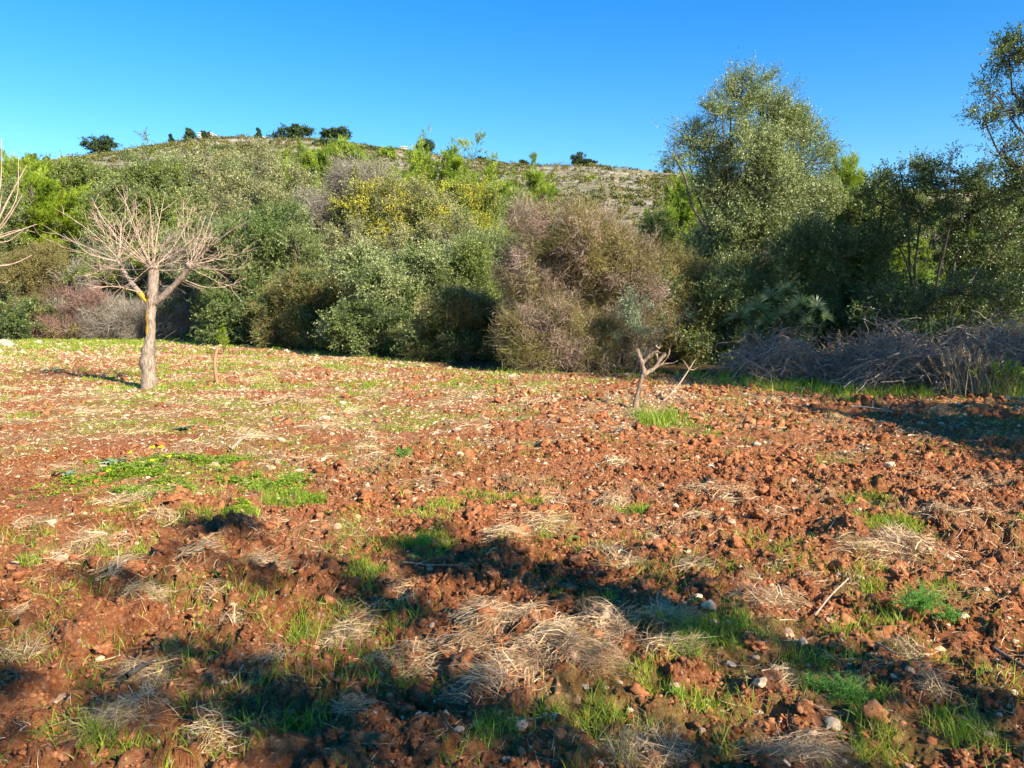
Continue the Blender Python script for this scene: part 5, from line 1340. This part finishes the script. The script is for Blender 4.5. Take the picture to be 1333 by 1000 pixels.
for i, a in enumerate([
    ('umbrella_pine', 'wide dark umbrella pine leaning left on the skyline at the left', 136, 210, 179, 52, 'umbrella'),
    ('umbrella_pine', 'topmost round umbrella pine on the crest above the lower spreading one', 384, 186, 159, 44, 'umbrella'),
    ('umbrella_pine', 'spreading umbrella pine just below the topmost one', 390, 208, 174, 78, 'umbrella'),
    ('umbrella_pine', 'dark pine on the crest right of the two umbrella pines', 436, 186, 164, 38, 'umbrella'),
    ('crest_tree', 'small spindly tree on the crest nearest the left umbrella pine', 224, 197, 176, 12, 'cone'),
    ('crest_tree', 'bushy narrow pine on the crest left of the white hut', 248, 196, 169, 26, 'cone'),
    ('crest_tree', 'flat topped little tree just behind the white hut', 268, 184, 171, 14, 'umbrella'),
    ('crest_tree', 'tiny lone tree at the right end of the pale crest wall', 337, 180, 168, 9, 'cone'),
    ('crest_tree', 'small shrubby tree above the tall tree behind the bare one', 190, 202, 189, 14, 'round'),
    ('crest_tree', 'dark round tree on the crest left of the central pine', 553, 206, 181, 30, 'round'),
    ('crest_tree', 'small dark tree on the ridge right of the central pine', 626, 214, 203, 14, 'round'),
    ('crest_tree', 'tiny dark tree on the ridge left of the lone fluffy pine', 642, 218, 208, 20, 'round'),
    ('crest_tree', 'small shrub tree on the ridge just right of the fluffy pine', 681, 217, 208, 14, 'round'),
    ('crest_tree', 'small green pine on the ridge above the red-brown bush', 753, 222, 198, 22, 'round', 'farpine'),
    ('crest_tree', 'low green tree right of the small ridge pine', 768, 220, 208, 28, 'round'),
    ('slope_tree', 'small round green pine on the terraced slope below the ridge', 768, 250, 226, 22, 'round', 'pine', 'pine tree', 140),
    ('slope_tree', 'pale green rounded pine on the slope right of the narrow pine', 506, 216, 191, 30, 'round', 'pine', 'pine tree', 150),
    ('slope_tree', 'dark small tree at the left side of the tall olive on the ridge', 868, 236, 219, 16, 'round'),
    ('slope_tree', 'green bushy tree on the slope left of the spreading umbrella pine', 330, 206, 192, 40, 'round', 'farpine', 'tree', 150),
    ('slope_tree', 'olive green bushy tree on the slope below the white hut', 292, 206, 191, 44, 'round', 'farpine', 'tree', 145),
    ('slope_tree', 'dark green bushy tree on the slope under the dark crest pine', 424, 200, 182, 40, 'round', 'farpine', 'tree', 160),
    ('slope_tree', 'low green thicket on the slope right of the narrow pine top', 482, 206, 192, 34, 'round', 'farpine', 'tree', 160),
    ('slope_tree', 'low dark thicket on the crest between the left pine and the spindly tree', 205, 205, 193, 44, 'round', 'farpine', 'tree', 165),
    ('slope_tree', 'little dark thicket on the ridge between central pine and fluffy pine', 655, 225, 214, 36, 'round', 'farpine', 'tree', 165),
    ('slope_tree', 'dark little bush on the slope under the crest wall', 346, 196, 186, 28, 'round', 'farpine', 'tree', 165),
    ('crest_tree', 'faint tree on the far left ridge', 40, 212, 201, 14, 'round'),
    ('crest_tree', 'faint tiny bush on the far left ridge', 62, 213, 204, 10, 'round')]):
    kw = dict(zip(('mat', 'cat', 'D'), a[7:]))
    hill_tree(*a[:7], seed=i, nlf=3500, **kw)
# pale walls and hut on the crest
def crest_wall(name, label, pts, h, th, cat):
    """a long low wall following the ground, with uneven top"""
    parts = []; pts3 = []
    for px, D in pts:
        x_, _ = at(px, 185, D); pts3.append((x_, D))
    p0 = pts3[0]
    V_ = []; n_ = 40
    P_ = np.array(pts3); t = np.linspace(0, len(P_) - 1, n_); X_ = np.interp(t, np.arange(len(P_)), P_[:, 0]); Y_ = np.interp(t, np.arange(len(P_)), P_[:, 1])
    g_ = gz(X_, Y_); hh_ = h * (.85 + .3 * vn(t * 3, t * 0, 5))
    for s_, zt in ((-th / 2, 0), (-th / 2, 1), (th / 2, 1), (th / 2, 0)):
        V_.append(np.stack([X_ - p0[0], Y_ + s_ - p0[1], g_ - .3 + (hh_ + .3) * zt - 0 * X_], 1))
    V_ = np.stack(V_, 1); V_[..., 2] -= g_[0]
    i = np.arange(n_ - 1)[:, None] * 4; j = np.arange(4)[None]; j1 = (j + 1) % 4
    q_ = np.stack([i + j, i + j1, i + 4 + j1, i + 4 + j], -1).reshape(-1, 4)
    q_ = np.concatenate([q_, [[0, 1, 2, 3], [n_ * 4 - 4, n_ * 4 - 1, n_ * 4 - 2, n_ * 4 - 3]]])
    tag(link(name, mesh(name, V_.reshape(-1, 3), q_, M['wall']), None, (p0[0], p0[1], float(g_[0]))), label, cat)
crest_wall('crest_wall', 'long low whitish wall along the top of the hill', [(318, 184), (345, 184)], 1.9, .5, 'wall')
crest_wall('crest_wall', 'pale earth bank wall left of the whitish wall on the hilltop', [(283, 184), (318, 184)], 1.0, .5, 'wall')
def hut(name, label, px, D, w_, d_, h, cat='hut'):
    x_, _ = at(px, 190, D); g0 = float(gz(x_, D))
    root = empty(name, (x_, D, g0), label, cat)
    import bmesh
    def box(nm, cx, cy, cz, sx, sy, sz, mat, bev=.03):
        bm = bmesh.new(); bmesh.ops.create_cube(bm, size=1)
        for v in bm.verts: v.co = Vector((v.co.x * sx + cx, v.co.y * sy + cy, v.co.z * sz + cz))
        bmesh.ops.bevel(bm, geom=list(bm.edges), offset=bev, segments=1)
        me = bpy.data.meshes.new(nm); bm.to_mesh(me); bm.free(); me.materials.append(M[mat]); return link(nm, me, root)
    box('wall', 0, 0, h / 2 - .4, w_, d_, h + .8, 'wall'); box('roof', 0, 0, h + .12, w_ + .3, d_ + .3, .18, 'wall')
    box('doorway', w_ * .12, -d_ / 2 - .03, h * .4, w_ * .22, .1, h * .65, 'dark_bark', .01)
hut('hilltop_hut', 'small white hut on the crest below the flat topped little tree', 270, 181, 3.0, 2.6, 2.8)
hut('hilltop_ruin', 'tiny pale ruin on the ridge left of the central pine', 526, 182, 1.4, 1.6, 1.5)
hut('hilltop_ruin', 'low pale ruined block just left of the tiny pale ruin', 516, 183, 2.2, 1.6, .7)
print('hill', time.time() - T0)

# ------------------------------------------------------------------ light
sun = bpy.data.lights.new('sun', 'SUN'); sun.energy = 5.0; sun.angle = math.radians(.5); sun.color = (1, .92, .80)
so = bpy.data.objects.new('sun', sun); COL.objects.link(so)
so.rotation_euler = Vector(-sdir).to_track_quat('-Z', 'Y').to_euler()
w = bpy.data.worlds.new('World'); SC.world = w; w.use_nodes = True
N = w.node_tree.nodes; L = w.node_tree.links
bg = N['Background']; sky = N.new('ShaderNodeTexSky'); sky.sky_type = 'NISHITA'; sky.sun_disc = False
sky.sun_elevation = SUN_EL; sky.sun_rotation = SUN_AZ; sky.ozone_density = 4.0; sky.air_density = 1.0; sky.dust_density = 0.0
hs = N.new('ShaderNodeHueSaturation'); hs.inputs['Hue'].default_value = .504; hs.inputs['Saturation'].default_value = 1.36
L.new(sky.outputs[0], hs.inputs['Color']); L.new(hs.outputs[0], bg.inputs[0]); bg.inputs[1].default_value = .104
SC.view_settings.view_transform = 'Standard'; SC.view_settings.look = 'None'; SC.view_settings.gamma = 1; SC.view_settings.exposure = 1.22
SC.cycles.max_bounces = 6; SC.cycles.diffuse_bounces = 3; SC.cycles.transmission_bounces = 3; SC.cycles.glossy_bounces = 2
SC.cycles.use_adaptive_sampling = True; SC.cycles.adaptive_threshold = .02
print('total', time.time() - T0)
